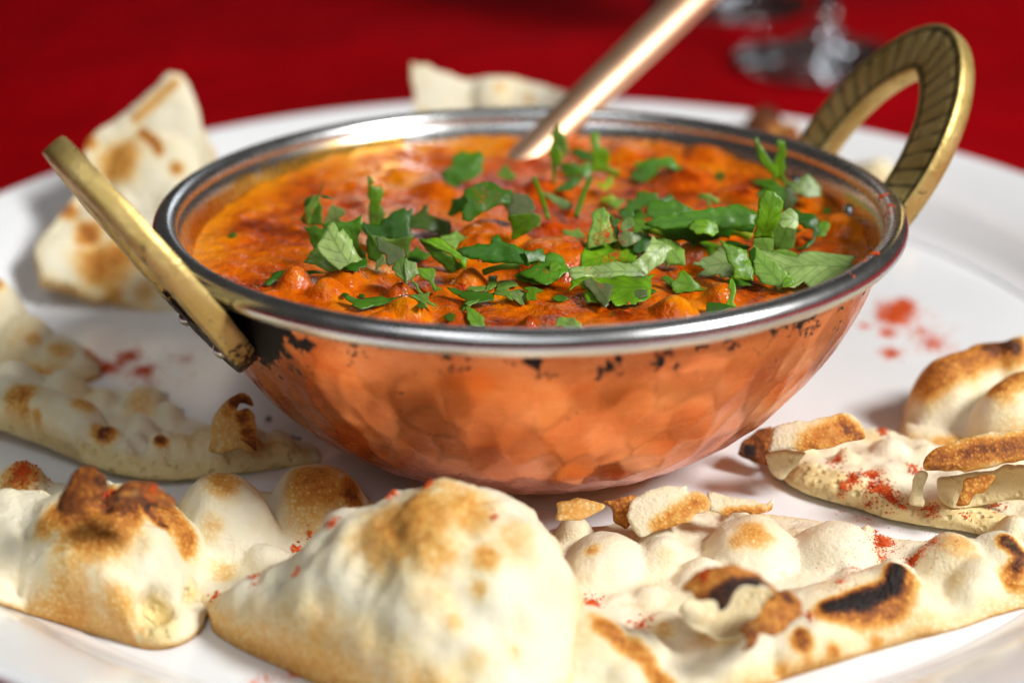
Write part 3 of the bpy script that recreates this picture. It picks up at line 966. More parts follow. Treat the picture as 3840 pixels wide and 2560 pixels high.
def sheet(name, rows, depth, thick, bumps, spots, parent=None, nu=60, nv=60, seed=0, rough=.05, jag=.02):
    G = []
    for r_, dp in zip(rows, depth):
        G.append([UZ(*p, -dp) if dp < 0 else UY(*p, dp) for p in r_])
    G = np.array(G)
    k1 = max(2, nv // (len(rows) - 1)); k2 = max(2, nu // (len(rows[0]) - 1))
    A = catmull(G, k1); A = np.swapaxes(catmull(np.swapaxes(A, 0, 1), k2), 0, 1)
    m, n = A.shape[:2]
    V = A.reshape(-1, 3)
    i = np.arange(m - 1)[:, None] * n + np.arange(n - 1)[None]
    Q = np.stack([i, i + n, i + n + 1, i + 1], 2).reshape(-1, 4)
    nn = vnormals(V, [Q])
    if (nn.mean(0) @ (CAM_P - V.mean(0))) < 0: nn = -nn; Q = Q[:, ::-1]
    disp = fbm(V * .8 + seed, 3) * rough * 2 + fbm(V * 2.4 + seed, 2) * rough
    for (px, py, rp, hh) in bumps:
        w_ = hit_vertices(V, px, py); r_ = rp / (FPX / np.linalg.norm(w_ - CAM_P))
        disp = np.maximum(disp, disp + hh * np.clip(1 - (np.linalg.norm(V - w_, axis=1) / r_) ** 2, 0, 1) ** .7)
    bd = np.zeros((m, n)); bd[0] = bd[-1] = 1; bd[:, 0] = bd[:, -1] = 1
    V = V + vnoise(V * 4 + seed)[:, None] * jag * bd.reshape(-1, 1) * 3
    top = V + nn * (disp + thick / 2)[:, None]; bot = V - nn * (thick / 2 - np.minimum(disp, 0) * 0 - disp * .0)[:, None]
    N_ = m * n
    # edge loop
    loop = list(range(0, n)) + [r * n + n - 1 for r in range(1, m)] + [(m - 1) * n + c for c in range(n - 2, -1, -1)] + [r * n for r in range(m - 2, 0, -1)]
    lp = np.array(loop); lq = np.roll(lp, -1)
    E_ = np.stack([lp, lq, lq + N_, lp + N_], 1)
    Vv = np.vstack([top, bot])
    t = np.zeros(len(Vv)); t[:N_] = toast_of(top, spots, seed)
    t[:N_] = np.maximum(t[:N_], .10 * sstep(0, .8, fbm(top * .8 + seed, 3)))
    t[N_:] = .3
    edge_d = np.minimum(np.minimum(np.arange(m)[:, None], m - 1 - np.arange(m)[:, None]) / m, np.minimum(np.arange(n)[None], n - 1 - np.arange(n)[None]) / n).reshape(-1)
    t[:N_] += .13 * sstep(.06, .0, edge_d)
    return mkobj(name, Vv, [np.vstack([Q, Q[:, ::-1] + N_, E_])], M_naan, parent, {'toast': np.clip(t, 0, 1), 'crumb': np.zeros(len(Vv))})


BG = 'pieces of naan bread around the bowl'
# big puffed dome in front
nd = naan('naan_bread', [(790, 2350), (880, 2420), (1050, 2500), (1300, 2610), (1650, 2720), (2000, 2720), (2170, 2560), (2190, 2330), (2080, 2180), (1750, 2080), (1350, 2110), (1000, 2200), (830, 2270)],
     .35, [((1680, 2410), 520, 1797, .64), ((1850, 2420), 370, 1890, .74), ((1490, 2400), 460, 1856, .70), ((1300, 2390), 380, 1965, .8), ((1120, 2380), 300, 2065, .8), ((960, 2355), 210, 2165, .8)],
     [((1500, 1970), 280, .33), ((1780, 1890), 170, .30), ((1820, 2060), 65, .34), ((1800, 2190), 42, .26), ((1720, 2320), 50, .24), ((1660, 1830), 150, .22), ((1960, 2010), 130, .22), ((1620, 2230), 120, .16), ((1950, 2460), 40, .22), ((1780, 2480), 60, .18)], seed=1, edge=.5, rough=.085, blend=.35, bmin=False)
tag(nd, 'largest puffed naan dome in front of the bowl, pale with golden top', 'naan', BG)

# charred puffed piece front left
nb = empty('naan_bread', tuple(US(380, 2200)))
tag(nb, 'puffed naan piece at front left with dark charred blistered top', 'naan', BG)
naan('bread_body', [(-260, 2170), (-60, 2245), (150, 2310), (380, 2385), (560, 2432), (690, 2410), (770, 2330), (790, 2160), (760, 2000), (600, 1900), (300, 1860), (0, 1850), (-260, 1890)],
     .4, [((420, 2230), 370, 1800, .62), ((120, 2180), 300, 1830, .62), ((-120, 2130), 230, 1800), ((80, 1880), 120, 1745), ((660, 2180), 150, 1900)],
     [((360, 1960), 200, .42), ((270, 1880), 150, .54), ((330, 1830), 110, .70), ((460, 1870), 130, .66), ([(540, 1830), (660, 1910), (720, 2040)], 85, .46), ((400, 1835), 50, .95), ([(560, 1880), (640, 1960)], 34, .80), ((80, 1770), 110, .42), ((170, 1950), 90, .36), ([(-100, 2235), (250, 2330), (560, 2420)], 70, .25)],
     parent=nb, seed=2, edge=.5, rough=.075, blend=.25, dents=[(590, 2270, 75, .45), (720, 2230, 45, .25), (395, 1850, 60, .22), (600, 1930, 60, .14)], crumb=[([(590, 2270), (600, 2320)], 80), ([(710, 2240)], 50)])
flap('charred_blister', [(215, 1905), (240, 1835), (280, 1778), (345, 1758), (398, 1782), (390, 1830), (352, 1880), (290, 1920)], (-.25, -.55, .8), anchor=(290, 1920), z=2.45, thick=.07, toast=.60, toast_spots=[((360, 1780), 50, .74)], curl=.08, jag=.07, parent=nb, seed=3)
flap('charred_blister', [(398, 1880), (440, 1828), (510, 1808), (585, 1828), (650, 1885), (610, 1912), (520, 1890), (450, 1905)], (.15, -.45, .85), anchor=(450, 1905), z=2.45, thick=.07, toast=.56, toast_spots=[((430, 1850), 45, .78), ([(520, 1840), (600, 1880)], 24, .7)], curl=.07, jag=.07, parent=nb, seed=4)

# small round bubbles between
ns = naan('naan_bread', [(650, 2190), (660, 1990), (760, 1880), (1000, 1880), (1130, 1850), (1350, 1870), (1430, 1960), (1380, 2120), (1100, 2230), (900, 2300), (740, 2300)],
     .35, [((850, 2080), 200, 1775, .5), ((1195, 1960), 190, 1738, .5), ((1010, 2170), 110, 2080), ((760, 2200), 100, 2120)],
     [((850, 1800), 95, .34), ((800, 1980), 55, .22), ((1200, 1790), 170, .42), ((1330, 1830), 90, .55), ((1160, 1900), 120, .26), ((840, 2120), 70, .2)], seed=5, edge=.4)
tag(ns, 'naan piece with two round bubbles, one pale and one browned, behind the big dome', 'naan', BG)

# left torn piece with open crumb
nl = empty('naan_bread', tuple(US(500, 1700)))
tag(nl, 'torn naan piece left of the bowl showing its pale yellow crumb edge', 'naan', BG)
naan('bread_body', [(-160, 1610), (0, 1665), (150, 1710), (300, 1765), (420, 1805), (560, 1822), (720, 1812), (900, 1782), (1080, 1752), (1200, 1728), (1180, 1690), (1040, 1665), (880, 1650), (740, 1620), (640, 1580), (540, 1540), (360, 1520), (180, 1490), (0, 1470), (-160, 1460)],
     .26, [((80, 1560), 120, 1432), ((250, 1585), 105, 1470), ((400, 1600), 70, 1480), ((560, 1600), 90, 1530), ([(-100, 1590), (100, 1650), (300, 1710)], 120, 1555, .5), ((420, 1745), 75, 1640), ((540, 1700), 82, 1622), ((480, 1775), 60, 1690), ((610, 1775), 85, 1668), ((700, 1770), 85, 1650), ((800, 1755), 100, 1620), ((640, 1640), 70, 1570), ((930, 1750), 80, 1672), ((1050, 1725), 70, 1665), ((520, 1750), 60, 1680)],
     [((75, 1460), 80, .42), ((330, 1490), 80, .34), ((400, 1595), 60, .70), ((620, 1630), 36, .66), ([(970, 1665), (1130, 1685)], 40, .52), ((10, 1555), 40, .38), ((110, 1560), 40, .34), ((520, 1500), 100, .22)],
     parent=nl, rnd=24, bmin=.95, seed=6, edge=.14, lift=.22, lift_x=-.06, torn=.05, step=.07, crumb=[([(-100, 1620), (150, 1690), (300, 1745), (430, 1785), (560, 1800), (720, 1790), (900, 1760), (1100, 1730)], 75)])
flap('torn_blister', [(795, 1640), (798, 1570), (815, 1545), (850, 1500), (890, 1476), (925, 1478), (942, 1500), (947, 1520), (900, 1508), (893, 1538), (925, 1532), (960, 1552), (958, 1610), (960, 1690), (900, 1680), (850, 1695), (790, 1690)], (.12, -.9, .42), anchor=(850, 1695), z=.80, thick=.06, toast=.26, toast_spots=[([(900, 1485), (940, 1500)], 50, .70), ((930, 1560), 50, .58), ((950, 1610), 40, .55), ((830, 1530), 34, .45)], curl=.10, parent=nl, seed=7)
flap('torn_blister', [(905, 1640), (950, 1635), (960, 1690), (945, 1680), (920, 1662)], (.1, -1, .3), anchor=(945, 1690), z=.95, thick=.05, toast=.62, parent=nl, seed=8)

# left edge piece in shade
ne = naan('naan_bread', [(-260, 1330), (-140, 1240), (0, 1220), (110, 1240), (200, 1310), (330, 1340), (375, 1410), (250, 1450), (60, 1450), (-120, 1440)],
     .3, [((0, 1350), 150, 1035, .55), ((-120, 1360), 150, 1010), ((110, 1390), 130, 1180, .6), ((210, 1400), 150, 1280, .6), ((300, 1410), 80, 1335)], [((5, 1045), 45, .45), ((240, 1290), 60, .28), ((140, 1250), 40, .30), ((80, 1420), 60, .3)], seed=10)
tag(ne, 'naan piece at the left picture edge, rising above the torn yellow piece', 'naan', BG)

# standing piece back left
nsd = sheet('naan_bread',
     [[(640, 288), (650, 280), (662, 284), (670, 300)],
      [(500, 425), (570, 390), (680, 390), (735, 420)],
      [(335, 530), (480, 550), (650, 550), (785, 545)],
      [(315, 690), (430, 720), (620, 720), (850, 700)],
      [(215, 830), (370, 860), (560, 880), (820, 880)],
      [(132, 955), (300, 990), (500, 1010), (740, 1020)],
      [(165, 1060), (330, 1110), (540, 1160), (720, 1200)]],
     [9.9, 9.4, 8.8, 8.1, 7.4, 6.7, -.0 + 6.0], .28,
     [(560, 640), (0, 0)][:0] + [(570, 650, 170, .30), (430, 800, 110, .15), (250, 980, 120, .22), (480, 1000, 130, .2), (700, 760, 110, .12)],
     [((430, 590), 110, .36), ([(520, 480), (580, 510), (605, 545)], 26, .50), ((680, 620), 34, .44), ((280, 780), 40, .46), ((400, 960), 150, .42), ((330, 860), 70, .50), ((420, 1060), 60, .3), ([(500, 420), (640, 290)], 30, .3), ((360, 520), 40, .4), ((560, 1100), 60, .25)], seed=11, nu=72, nv=90)
tag(nsd, 'tall pointed naan piece standing on the plate at the back left', 'naan', BG)

# back middle piece
nbm = sheet('naan_bread', [[(1543, 236), (1590, 250), (1740, 312), (1850, 292), (1960, 310), (2050, 335), (2120, 365)],
                     [(1548, 330), (1610, 340), (1740, 365), (1850, 360), (1960, 370), (2050, 380), (2125, 395)],
                     [(1560, 480), (1620, 480), (1740, 480), (1850, 480), (1960, 480), (2050, 480), (2120, 480)]], [12.6, 12.3, 11.8], .3,
     [(1850, 350, 70, .2)], [((1895, 320), 26, .32), ((1990, 350), 26, .22), ((1600, 420), 30, .3)], seed=12, nu=60, nv=24)
tag(nbm, 'pale naan piece peeking up behind the back rim left of the spoon', 'naan', BG)

# behind the right handle
nrb = naan('naan_bread', [(2770, 540), (2780, 485), (2880, 485), (2980, 535), (3150, 625), (3260, 625), (3420, 655), (3470, 730), (3350, 800), (3100, 780), (2900, 680)], .22,
     [((2860, 515), 80, 412), ((2950, 550), 62, 468), ((3270, 695), 75, 610), ((3400, 705), 55, 622)], [((2840, 440), 130, .66), ((2950, 490), 90, .55), ((3400, 640), 60, .40), ((3150, 620), 50, .12)], seed=13, lift=.02, bmin=False)
tag(nrb, 'naan piece on the plate behind the bowl, browned end seen through the right handle', 'naan', BG)

# right upper folded piece
nru = naan('naan_bread', [(3375, 1660), (3400, 1580), (3520, 1540), (3700, 1500), (3950, 1460), (4150, 1600), (4050, 1790), (3800, 1760), (3600, 1720), (3450, 1700)], .4,
     [([(3520, 1620), (3660, 1560), (3790, 1530)], 130, 1300, .75), ([(3760, 1560), (3830, 1530)], 120, 1262, .7), ([(3760, 1690), (3960, 1600)], 150, 1385, .7)],
     [([(3470, 1430), (3570, 1350), (3690, 1290), (3800, 1275)], 105, .46), ([(3700, 1275), (3810, 1270)], 60, .68), ((3835, 1300), 40, .8), ([(3730, 1430), (3830, 1365), (3900, 1350)], 85, .48), ((3760, 1480), 70, .26), ((3540, 1660), 80, .2)], seed=14, edge=.4)
tag(nru, 'folded naan piece at the right picture edge with a browned crest', 'naan', BG)

# right torn piece with pockets
nrt = empty('naan_bread', tuple(US(3300, 1850)))
tag(nrt, 'torn open naan piece right of the bowl dusted with chilli, crust flaps raised', 'naan', BG)
naan('bread_body', [(2885, 1745), (2915, 1800), (2990, 1850), (3100, 1890), (3214, 1922), (3364, 1968), (3520, 1995), (3640, 2015), (3900, 2060), (4150, 2000), (4100, 1800), (3840, 1740), (3600, 1740), (3400, 1690), (3270, 1660), (3100, 1650), (2950, 1660)],
     .28, [((2990, 1740), 90, 1640, .8), ((3330, 1760), 90, 1640), ((3160, 1790), 70, 1720), ((3460, 1760), 60, 1680), ((3220, 1870), 45, 1800)],
     [([(3100, 1880), (3364, 1955), (3600, 2000)], 26, .34), ((3270, 1620), 50, .15)], parent=nrt, rnd=16, seed=15, edge=.10, torn=.09, lift=.10, step=.07, rough=.06,
     crumb=[([(2900, 1760), (3000, 1830), (3214, 1890), (3400, 1945), (3600, 1990)], 60), ([(3000, 1760), (3300, 1830), (3500, 1900), (3700, 1920)], 90)])
flap('crust_flap', [(2885, 1690), (2890, 1650), (2905, 1605), (2960, 1592), (3020, 1597), (3090, 1575), (3140, 1560), (3180, 1555), (3215, 1580), (3245, 1630), (3235, 1650), (3170, 1670), (3100, 1690), (3000, 1698), (2930, 1690)], (.0, -.62, .78), anchor=(3000, 1698), z=1.15, thick=.10, toast=.03, toast_spots=[([(3060, 1640), (3160, 1590), (3210, 1620)], 85, .42), ([(3180, 1565), (3225, 1620)], 45, .56)], curl=.10, parent=nrt, seed=16)
flap('crust_flap', [(2880, 1700), (2920, 1688), (3010, 1696), (3000, 1720), (2960, 1780), (2930, 1800), (2895, 1770), (2878, 1735)], (-.25, -.9, .35), anchor=(2930, 1800), z=.45, thick=.12, toast=.02, crumb=.5, curl=-.10, parent=nrt, seed=17)
flap('crust_flap', [(3462, 1735), (3480, 1715), (3530, 1690), (3600, 1670), (3700, 1650), (3840, 1632), (3980, 1620), (3980, 1720), (3840, 1735), (3760, 1752), (3640, 1775), (3560, 1778), (3470, 1768)], (.0, -.55, .84), anchor=(3560, 1778), z=1.35, thick=.14, toast=.18, toast_spots=[([(3500, 1715), (3600, 1690), (3750, 1668), (3950, 1640)], 80, .50), ([(3600, 1680), (3800, 1655)], 40, .58)], curl=.08, parent=nrt, seed=18)
flap('bread_web', [(3440, 1770), (3470, 1765), (3475, 1800), (3455, 1840), (3465, 1890), (3450, 1905), (3415, 1890), (3425, 1840)], (.1, -1, .2), anchor=(3440, 1905), z=.55, thick=.10, toast=.02, crumb=.6, parent=nrt, seed=19)
flap('bread_web', [(3560, 1785), (3700, 1770), (3850, 1740), (3850, 1860), (3760, 1880), (3680, 1900), (3600, 1905), (3540, 1880), (3520, 1820)], (.0, -.9, .45), anchor=(3600, 1905), z=.55, thick=.10, toast=.04, crumb=.75, curl=-.2, parent=nrt, seed=20)
flap('browned_patch', [(3630, 1795), (3720, 1778), (3730, 1790), (3690, 1840), (3650, 1860), (3630, 1895), (3580, 1890), (3600, 1850)], (.0, -.9, .45), anchor=(3600, 1900), z=.75, thick=.05, toast=.44, parent=nrt, seed=21)
flap('burnt_end', [(2770, 1700), (2790, 1650), (2860, 1605), (2895, 1600), (2895, 1700), (2880, 1740), (2830, 1730), (2785, 1712)], (-.2, -.8, .55), anchor=(2830, 1740), z=.25, thick=.25, toast=.62, toast_spots=[((2785, 1690), 40, .95)], rough=.14, parent=nrt, seed=22)

# front right flat naan with many bubbles
nf = empty('naan_bread', tuple(US(2900, 2250)))
tag(nf, 'wide flat naan at front right covered in bubbles with burst charred blisters', 'naan', BG)
naan('bread_body', [(2030, 2640), (2400, 2680), (2750, 2610), (3050, 2510), (3350, 2420), (3620, 2345), (3860, 2275), (4150, 2160), (4150, 1990), (3900, 2010), (3700, 2035), (3560, 2050), (3400, 2045), (3250, 2010), (3080, 1975), (2900, 1945), (2700, 1925), (2560, 1915), (2420, 1935), (2300, 1975), (2210, 1990), (2100, 1980), (2060, 2080), (2080, 2250), (2040, 2450)],
     .20, [((2270, 2150), 165, 1995, .5), ((2510, 2115), 90, 2035), ((2800, 2110), 185, 1930, .5), ((3125, 2120), 165, 1955, .5), ((2430, 2275), 80, 2218), ((2200, 2480), 210, 2265, .6), ((2500, 2400), 110, 2325), ((2640, 2400), 80, 2345), ((2760, 2530), 150, 2395, .65), ([(3020, 2400), (3330, 2300)], 210, 2185, .75), ((3340, 2290), 150, 2108, .85), ((3560, 2170), 140, 2003, .6), ((3740, 2150), 150, 1985, .6), ((3800, 2060), 90, 1925), ((2150, 2040), 80, 1935), ((2480, 1990), 70, 1925), ((2980, 2300), 80, 2215), ((3640, 2260), 120, 2180, .8), ((2950, 2480), 130, 2360), ((2350, 2560), 120, 2450), ((2600, 2230), 90, 2165)],
     [((2820, 1975), 95, .34), ((2760, 2010), 60, .28), ((2210, 2045), 48, .30), ([(3110, 2250), (3250, 2240), (3345, 2180), (3350, 2115)], 62, 1.0), ([(3090, 2270), (3250, 2290), (3370, 2260), (3390, 2150)], 74, .50), ((3010, 2380), 62, .50), ((3000, 2350), 40, .6), ((3140, 2445), 40, .30), ((3350, 2440), 36, .28), ((2930, 2530), 40, .28), ([(2280, 2330), (2400, 2440), (2480, 2540)], 62, .46), ((2230, 2300), 60, .22), ((2480, 2350), 60, .24), ((2640, 2350), 50, .22), ([(3780, 2000), (3830, 2050), (3830, 2130)], 50, .75), ((3790, 2160), 80, .45), ((3600, 2020), 100, .26), ((3580, 2150), 60, .14), ((2060, 2400), 40, .25), ((2500, 2060), 40, .12)],
     parent=nf, seed=23, edge=.32, step=.075, rough=.035, torn=.03, rnd=60)
flap('charred_blister', [(2552, 2200), (2600, 2160), (2660, 2134), (2725, 2126), (2800, 2146), (2870, 2180), (2932, 2226), (2925, 2236), (2880, 2205), (2840, 2206), (2835, 2215), (2790, 2200), (2760, 2222), (2735, 2270), (2700, 2290), (2680, 2262), (2610, 2250), (2590, 2220)], (-.05, -.72, .68), anchor=(2700, 2290), z=1.35, thick=.06, toast=.45, toast_spots=[([(2680, 2240), (2740, 2180), (2860, 2190)], 62, .82), ((2700, 2270), 40, .85), ((2600, 2200), 40, .36)], curl=.16, parent=nf, seed=24)
flap('charred_blister', [(2850, 2278), (2900, 2236), (2955, 2214), (3000, 2244), (3008, 2270), (2985, 2316), (2940, 2360), (2890, 2394), (2850, 2385), (2825, 2420), (2785, 2446), (2800, 2410), (2768, 2360), (2820, 2330)], (.15, -.62, .76), anchor=(2785, 2446), z=.95, thick=.06, toast=.46, toast_spots=[((2960, 2230), 40, .68), ((2820, 2345), 36, .78), ([(2900, 2300), (2870, 2370)], 40, .52)], curl=.14, parent=nf, seed=25)
flap('blister_lining', [(2600, 2230), (2680, 2200), (2780, 2190), (2900, 2210), (2920, 2240), (2850, 2290), (2800, 2350), (2740, 2380), (2640, 2360), (2570, 2320), (2560, 2270)], (0, -.45, .9), anchor=(2740, 2380), z=.80, thick=.06, toast=.09, crumb=.25, curl=-.12, parent=nf, seed=26)
flap('crust_flake', [(2098, 1880), (2150, 1876), (2200, 1880), (2265, 1900), (2240, 1925), (2170, 1945), (2110, 1950), (2085, 1925)], (.0, -.55, .83), anchor=(2170, 1945), z=.95, thick=.05, toast=.24, toast_spots=[((2140, 1905), 50, .36)], parent=nf, seed=27, jag=.05)
flap('crust_flake', [(2262, 1882), (2290, 1880), (2378, 1860), (2378, 1920), (2355, 1985), (2310, 1960), (2290, 1910)], (.1, -.8, .6), anchor=(2355, 1985), z=.45, thick=.2, toast=.54, rough=.12, parent=nf, seed=28)
flap('crust_flake', [(2375, 1870), (2480, 1830), (2560, 1822), (2570, 1850), (2650, 1858), (2655, 1910), (2560, 1960), (2440, 2000), (2400, 2012), (2360, 1960)], (.0, -.62, .78), anchor=(2400, 2012), z=.65, thick=.07, toast=.03, toast_spots=[([(2480, 1960), (2580, 1900), (2640, 1870)], 60, .36), ((2630, 1868), 34, .48)], parent=nf, seed=29, curl=.05, jag=.05)
flap('crust_flake', [(2650, 1845), (2740, 1868), (2790, 1878), (2850, 1882), (2880, 1890), (2905, 1870), (2892, 1910), (2850, 1926), (2760, 1930), (2690, 1925), (2655, 1905)], (.0, -.5, .86), anchor=(2760, 1930), z=.70, thick=.05, toast=.05, toast_spots=[([(2760, 1910), (2850, 1910)], 42, .44), ((2895, 1885), 22, .5)], parent=nf, seed=30, jag=.05)

# burnt crumbs on the plate
def crumb(px, py, lx, ly, rot, label):
    c_ = US(px, py); n_ = 10
    path = np.stack([np.linspace(-lx, lx, n_), 0 * np.zeros(n_), np.zeros(n_)], 1)
    V, F, T = tube(path, ly * (1 + .3 * np.sin(np.arange(n_) * 2.1)), 9)
    V = V + (vnoise(V * 9 + px) * ly * .5)[:, None]
    ca, sa = math.cos(rot), math.sin(rot)
    V = np.stack([V[:, 0] * ca - V[:, 1] * sa, V[:, 0] * sa + V[:, 1] * ca, V[:, 2]], 1)
    V = V + c_ + np.array([0, 0, ly * .8])
    tag(mkobj('burnt_crumb', V, [F, T], M_char), label, 'crumb', 'burnt crumbs')
crumb(1066, 1660, .30, .075, -.1, 'long black burnt crumb beside the left foot of the copper bowl')
crumb(617, 1490, .06, .05, .6, 'small dark crumb on the plate left of the torn blister')
crumb(678, 1550, .05, .045, .2, 'tiny green black crumb on the plate just above the yellow torn naan')
crumb(1008, 1575, .05, .045, .2, 'tiny black crumb on the plate between the torn blister and the bowl')

# ================================================================ coriander
from mathutils.bvhtree import BVHTree
PAL = {'pale': (.37, .50, .16), 'light': (.26, .45, .07), 'mid': (.10, .27, .016), 'bright': (.20, .42, .010), 'dark': (.025, .09, .005),
       'deep': (.045, .17, .007), 'grey': (.19, .21, .09), 'yel': (.42, .52, .02), 'olive': (.12, .18, .015)}
NRM = {'f': (0, -.22, .97), 'u': (0, -.72, .69), 's': (0, -.97, .22)}
OFF = {'A': (1100, 640), 'B': (1600, 450), 'C': (1600, 800), 'D': (2100, 700), 'E': (2100, 950), 'F': (2600, 500), 'G': (2600, 780), 'H': (1200, 900), 'I': (2000, 420), 'X': (0, 0)}
LG = 'chopped coriander on the curry'


def facet(crop, pts, tint, nk='u', nx=0.0, dz=.06, curl=.10, anchor=None, step=.06, seed=0, z=None):
    sc_ = 1.0 if crop == 'X' else 4.0
    ox, oy = OFF[crop]
    poly = np.array([(p[0] / sc_ + ox, p[1] / sc_ + oy) for p in pts], float)
    n = np.array(NRM[nk], float); n[0] = nx; n /= np.linalg.norm(n)
    a = poly[np.argmax(poly[:, 1])] if anchor is None else np.array(anchor)
    zz = CZ + .1
    if z is None:
        for _ in range(5):
            A = UZ(a[0], a[1], zz); zz = float(curry_h(A[:1], A[1:2])[0]) + dz
    else:
        zz = z
    A = UZ(a[0], a[1], zz)
    W_ = []
    for p in poly:
        d = ray(*p); W_.append(CAM_P + d * (((A - CAM_P) @ n) / (d @ n)))
    W_ = np.array(W_); cen = W_.mean(0)
    e1 = np.cross([0, 0, 1.0], n); e1 /= max(np.linalg.norm(e1), 1e-6); e2 = np.cross(n, e1)
    p2 = np.stack([(W_ - cen) @ e1, (W_ - cen) @ e2], 1)
    p2 = (p2 - p2.mean(0)) * 1.12 + p2.mean(0)
    ext = np.ptp(p2, 0); L_ = max(ext)
    st = min(step, max(.022, L_ / 20))
    p2 = resample(p2, st)
    ph = np.arange(len(p2))
    p2 = p2 + np.stack([vnoise(np.stack([p2[:, 0] * 9, p2[:, 1] * 9, 0 * ph + 5 + seed], 1)), vnoise(np.stack([p2[:, 0] * 9, p2[:, 1] * 9, 0 * ph + 9 + seed], 1))], 1) * .030
    tn = np.roll(p2, -1, 0) - np.roll(p2, 1, 0); tn = np.stack([tn[:, 1], -tn[:, 0]], 1) / np.maximum(np.linalg.norm(tn, axis=1), 1e-6)[:, None]
    sl_ = np.concatenate([[0], np.cumsum(np.linalg.norm(np.diff(p2, axis=0), axis=1))])
    p2 = p2 + tn * ((np.abs((sl_ / .17) % 1.0 - .5) - .25) * .028 * min(1, L_ / .6) * (vnoise(np.stack([sl_ * 1.1, 0 * sl_, 0 * sl_ + seed], 1)) > -.2))[:, None]
    V2, T, BE = fill2d(p2, st)
    ang = (seed * 2.4) % 3.14; ca = (V2[:, 0] * math.cos(ang) + V2[:, 1] * math.sin(ang)) / L_
    cv = curl * L_ * (.5 - 3.2 * ca ** 2) + fbm(np.stack([V2[:, 0] * 2.6, V2[:, 1] * 2.6, 0 * V2[:, 0] + seed * 1.7], 1), 3) * .10 * min(1, L_) - np.abs(fbm(np.stack([V2[:, 0] * 1.5, V2[:, 1] * 1.5, 0 * V2[:, 0] + seed * 2.9], 1), 1)) * .10 * min(1, L_)
    M_ = cen + V2[:, :1] * e1 + V2[:, 1:] * e2 + cv[:, None] * n
    fl = curry_h(M_[:, 0], M_[:, 1]) + .025
    inside = np.hypot(M_[:, 0], M_[:, 1] - .18) < 6.2
    M_[:, 2] = np.where(inside, np.maximum(M_[:, 2], fl), M_[:, 2])
    nv = vnormals(M_, [T])
    V, F = shell(M_ + nv * .008, T, BE, M_ - nv * .008)
    # vein axes: along the longer principal direction
    q = V2 - V2.mean(0); ev, evec = np.linalg.eigh(q.T @ q)
    ax = evec[:, 1]; luv = np.stack([q @ ax, q @ evec[:, 0], 0 * q[:, 0]], 1)
    luv = np.vstack([luv, luv])
    base = np.array(PAL[tint])
    jit = (1 + .45 * fbm(V * 1.6 + seed * 3, 2)) * (1 + .25 * math.sin(seed * 12.9))
    colr = np.concatenate([base[None] * jit[:, None], np.ones((len(V), 1))], 1)
    return V, F, luv, colr


_ls = [0]
def leaf(label, *facets, name='coriander_leaf', cat='coriander'):
    Vs, T3, Q4, LU, CO = [], [], [], [], []
    n0 = 0
    for f in facets:
        _ls[0] += 1
        crop, pts, tint = f[0], f[1], f[2]
        kw = f[3] if len(f) > 3 else {}
        V, F, lu, co = facet(crop, pts, tint, seed=_ls[0], **kw)
        Vs.append(V); T3.append(F[0] + n0); Q4.append(F[1] + n0); LU.append(lu); CO.append(co); n0 += len(V)
    o = mkobj(name, np.vstack(Vs), [np.vstack(T3), np.vstack(Q4)], M_leaf, None, {'luv': np.vstack(LU), 'tint': np.clip(np.vstack(CO), 0, 1)})
    return tag(o, label, cat, LG)


def stem(label, crop, a, b_, rpx, tint, za=.10, zb=.10, flat=1.0, hollow=False):
    ox, oy = OFF[crop]; sc_ = 1.0 if crop == 'X' else 4.0
    def at(p, dz):
        p = (p[0] / sc_ + ox, p[1] / sc_ + oy); zz = CZ
        for _ in range(5):
            A = UZ(*p, zz); zz = float(curry_h(A[:1], A[1:2])[0]) + dz
        return UZ(*p, zz)
    A, B_ = at(a, za), at(b_, zb)
    t = np.linspace(0, 1, 14)[:, None]
    path = A + (B_ - A) * t + np.sin(t * math.pi) * np.array([0, 0, .05])
    r_ = rpx / (FPX / np.linalg.norm(A - CAM_P))
    V, F, T = tube(path, r_ * (1 + .05 * np.sin(np.arange(14))), 12, flat)
    co = np.concatenate([np.array(PAL[tint])[None] * (1 + .2 * fbm(V * 2, 2))[:, None], np.ones((len(V), 1))], 1)
    o = mkobj('chopped_coriander', V, [F, T], M_leaf, None, {'luv': V * 0 + .3, 'tint': np.clip(co, 0, 1)})
    return tag(o, label, 'coriander', LG)


leaf('large folded coriander leaf with pale veined underside, leftmost of the big leaves',
     ('A', [(690, 1470), (870, 1390), (1030, 1320), (1100, 1350), (1080, 1440), (940, 1510), (800, 1490)], 'deep', dict(nk='f')),
     ('A', [(640, 820), (830, 790), (950, 740), (1020, 680), (1010, 850), (990, 960), (980, 1080), (1040, 1200), (1040, 1330), (950, 1340), (900, 1130), (830, 1030), (740, 890), (690, 960)], 'mid', dict(nk='s', nx=-.15, dz=.12)),
     ('A', [(180, 850), (260, 870), (340, 840), (460, 890), (400, 800), (600, 790), (580, 830), (420, 1150), (310, 1190), (290, 1080), (260, 1000)], 'mid', dict(nk='s', nx=-.2, anchor=(1185, 940), dz=.35)),
     ('A', [(400, 1110), (590, 800), (640, 810), (690, 960), (740, 890), (790, 960), (830, 1030), (860, 1020), (900, 1130), (950, 1240), (1030, 1310), (880, 1370), (720, 1450), (600, 1360), (470, 1250)], 'pale', dict(nk='u', nx=.15, dz=.16, curl=.06)),
     ('A', [(190, 1380), (300, 1220), (400, 1110), (470, 1250), (600, 1360), (720, 1450), (640, 1480), (480, 1500), (350, 1430), (260, 1380)], 'light', dict(nk='u', nx=-.25, dz=.16, curl=.06)))
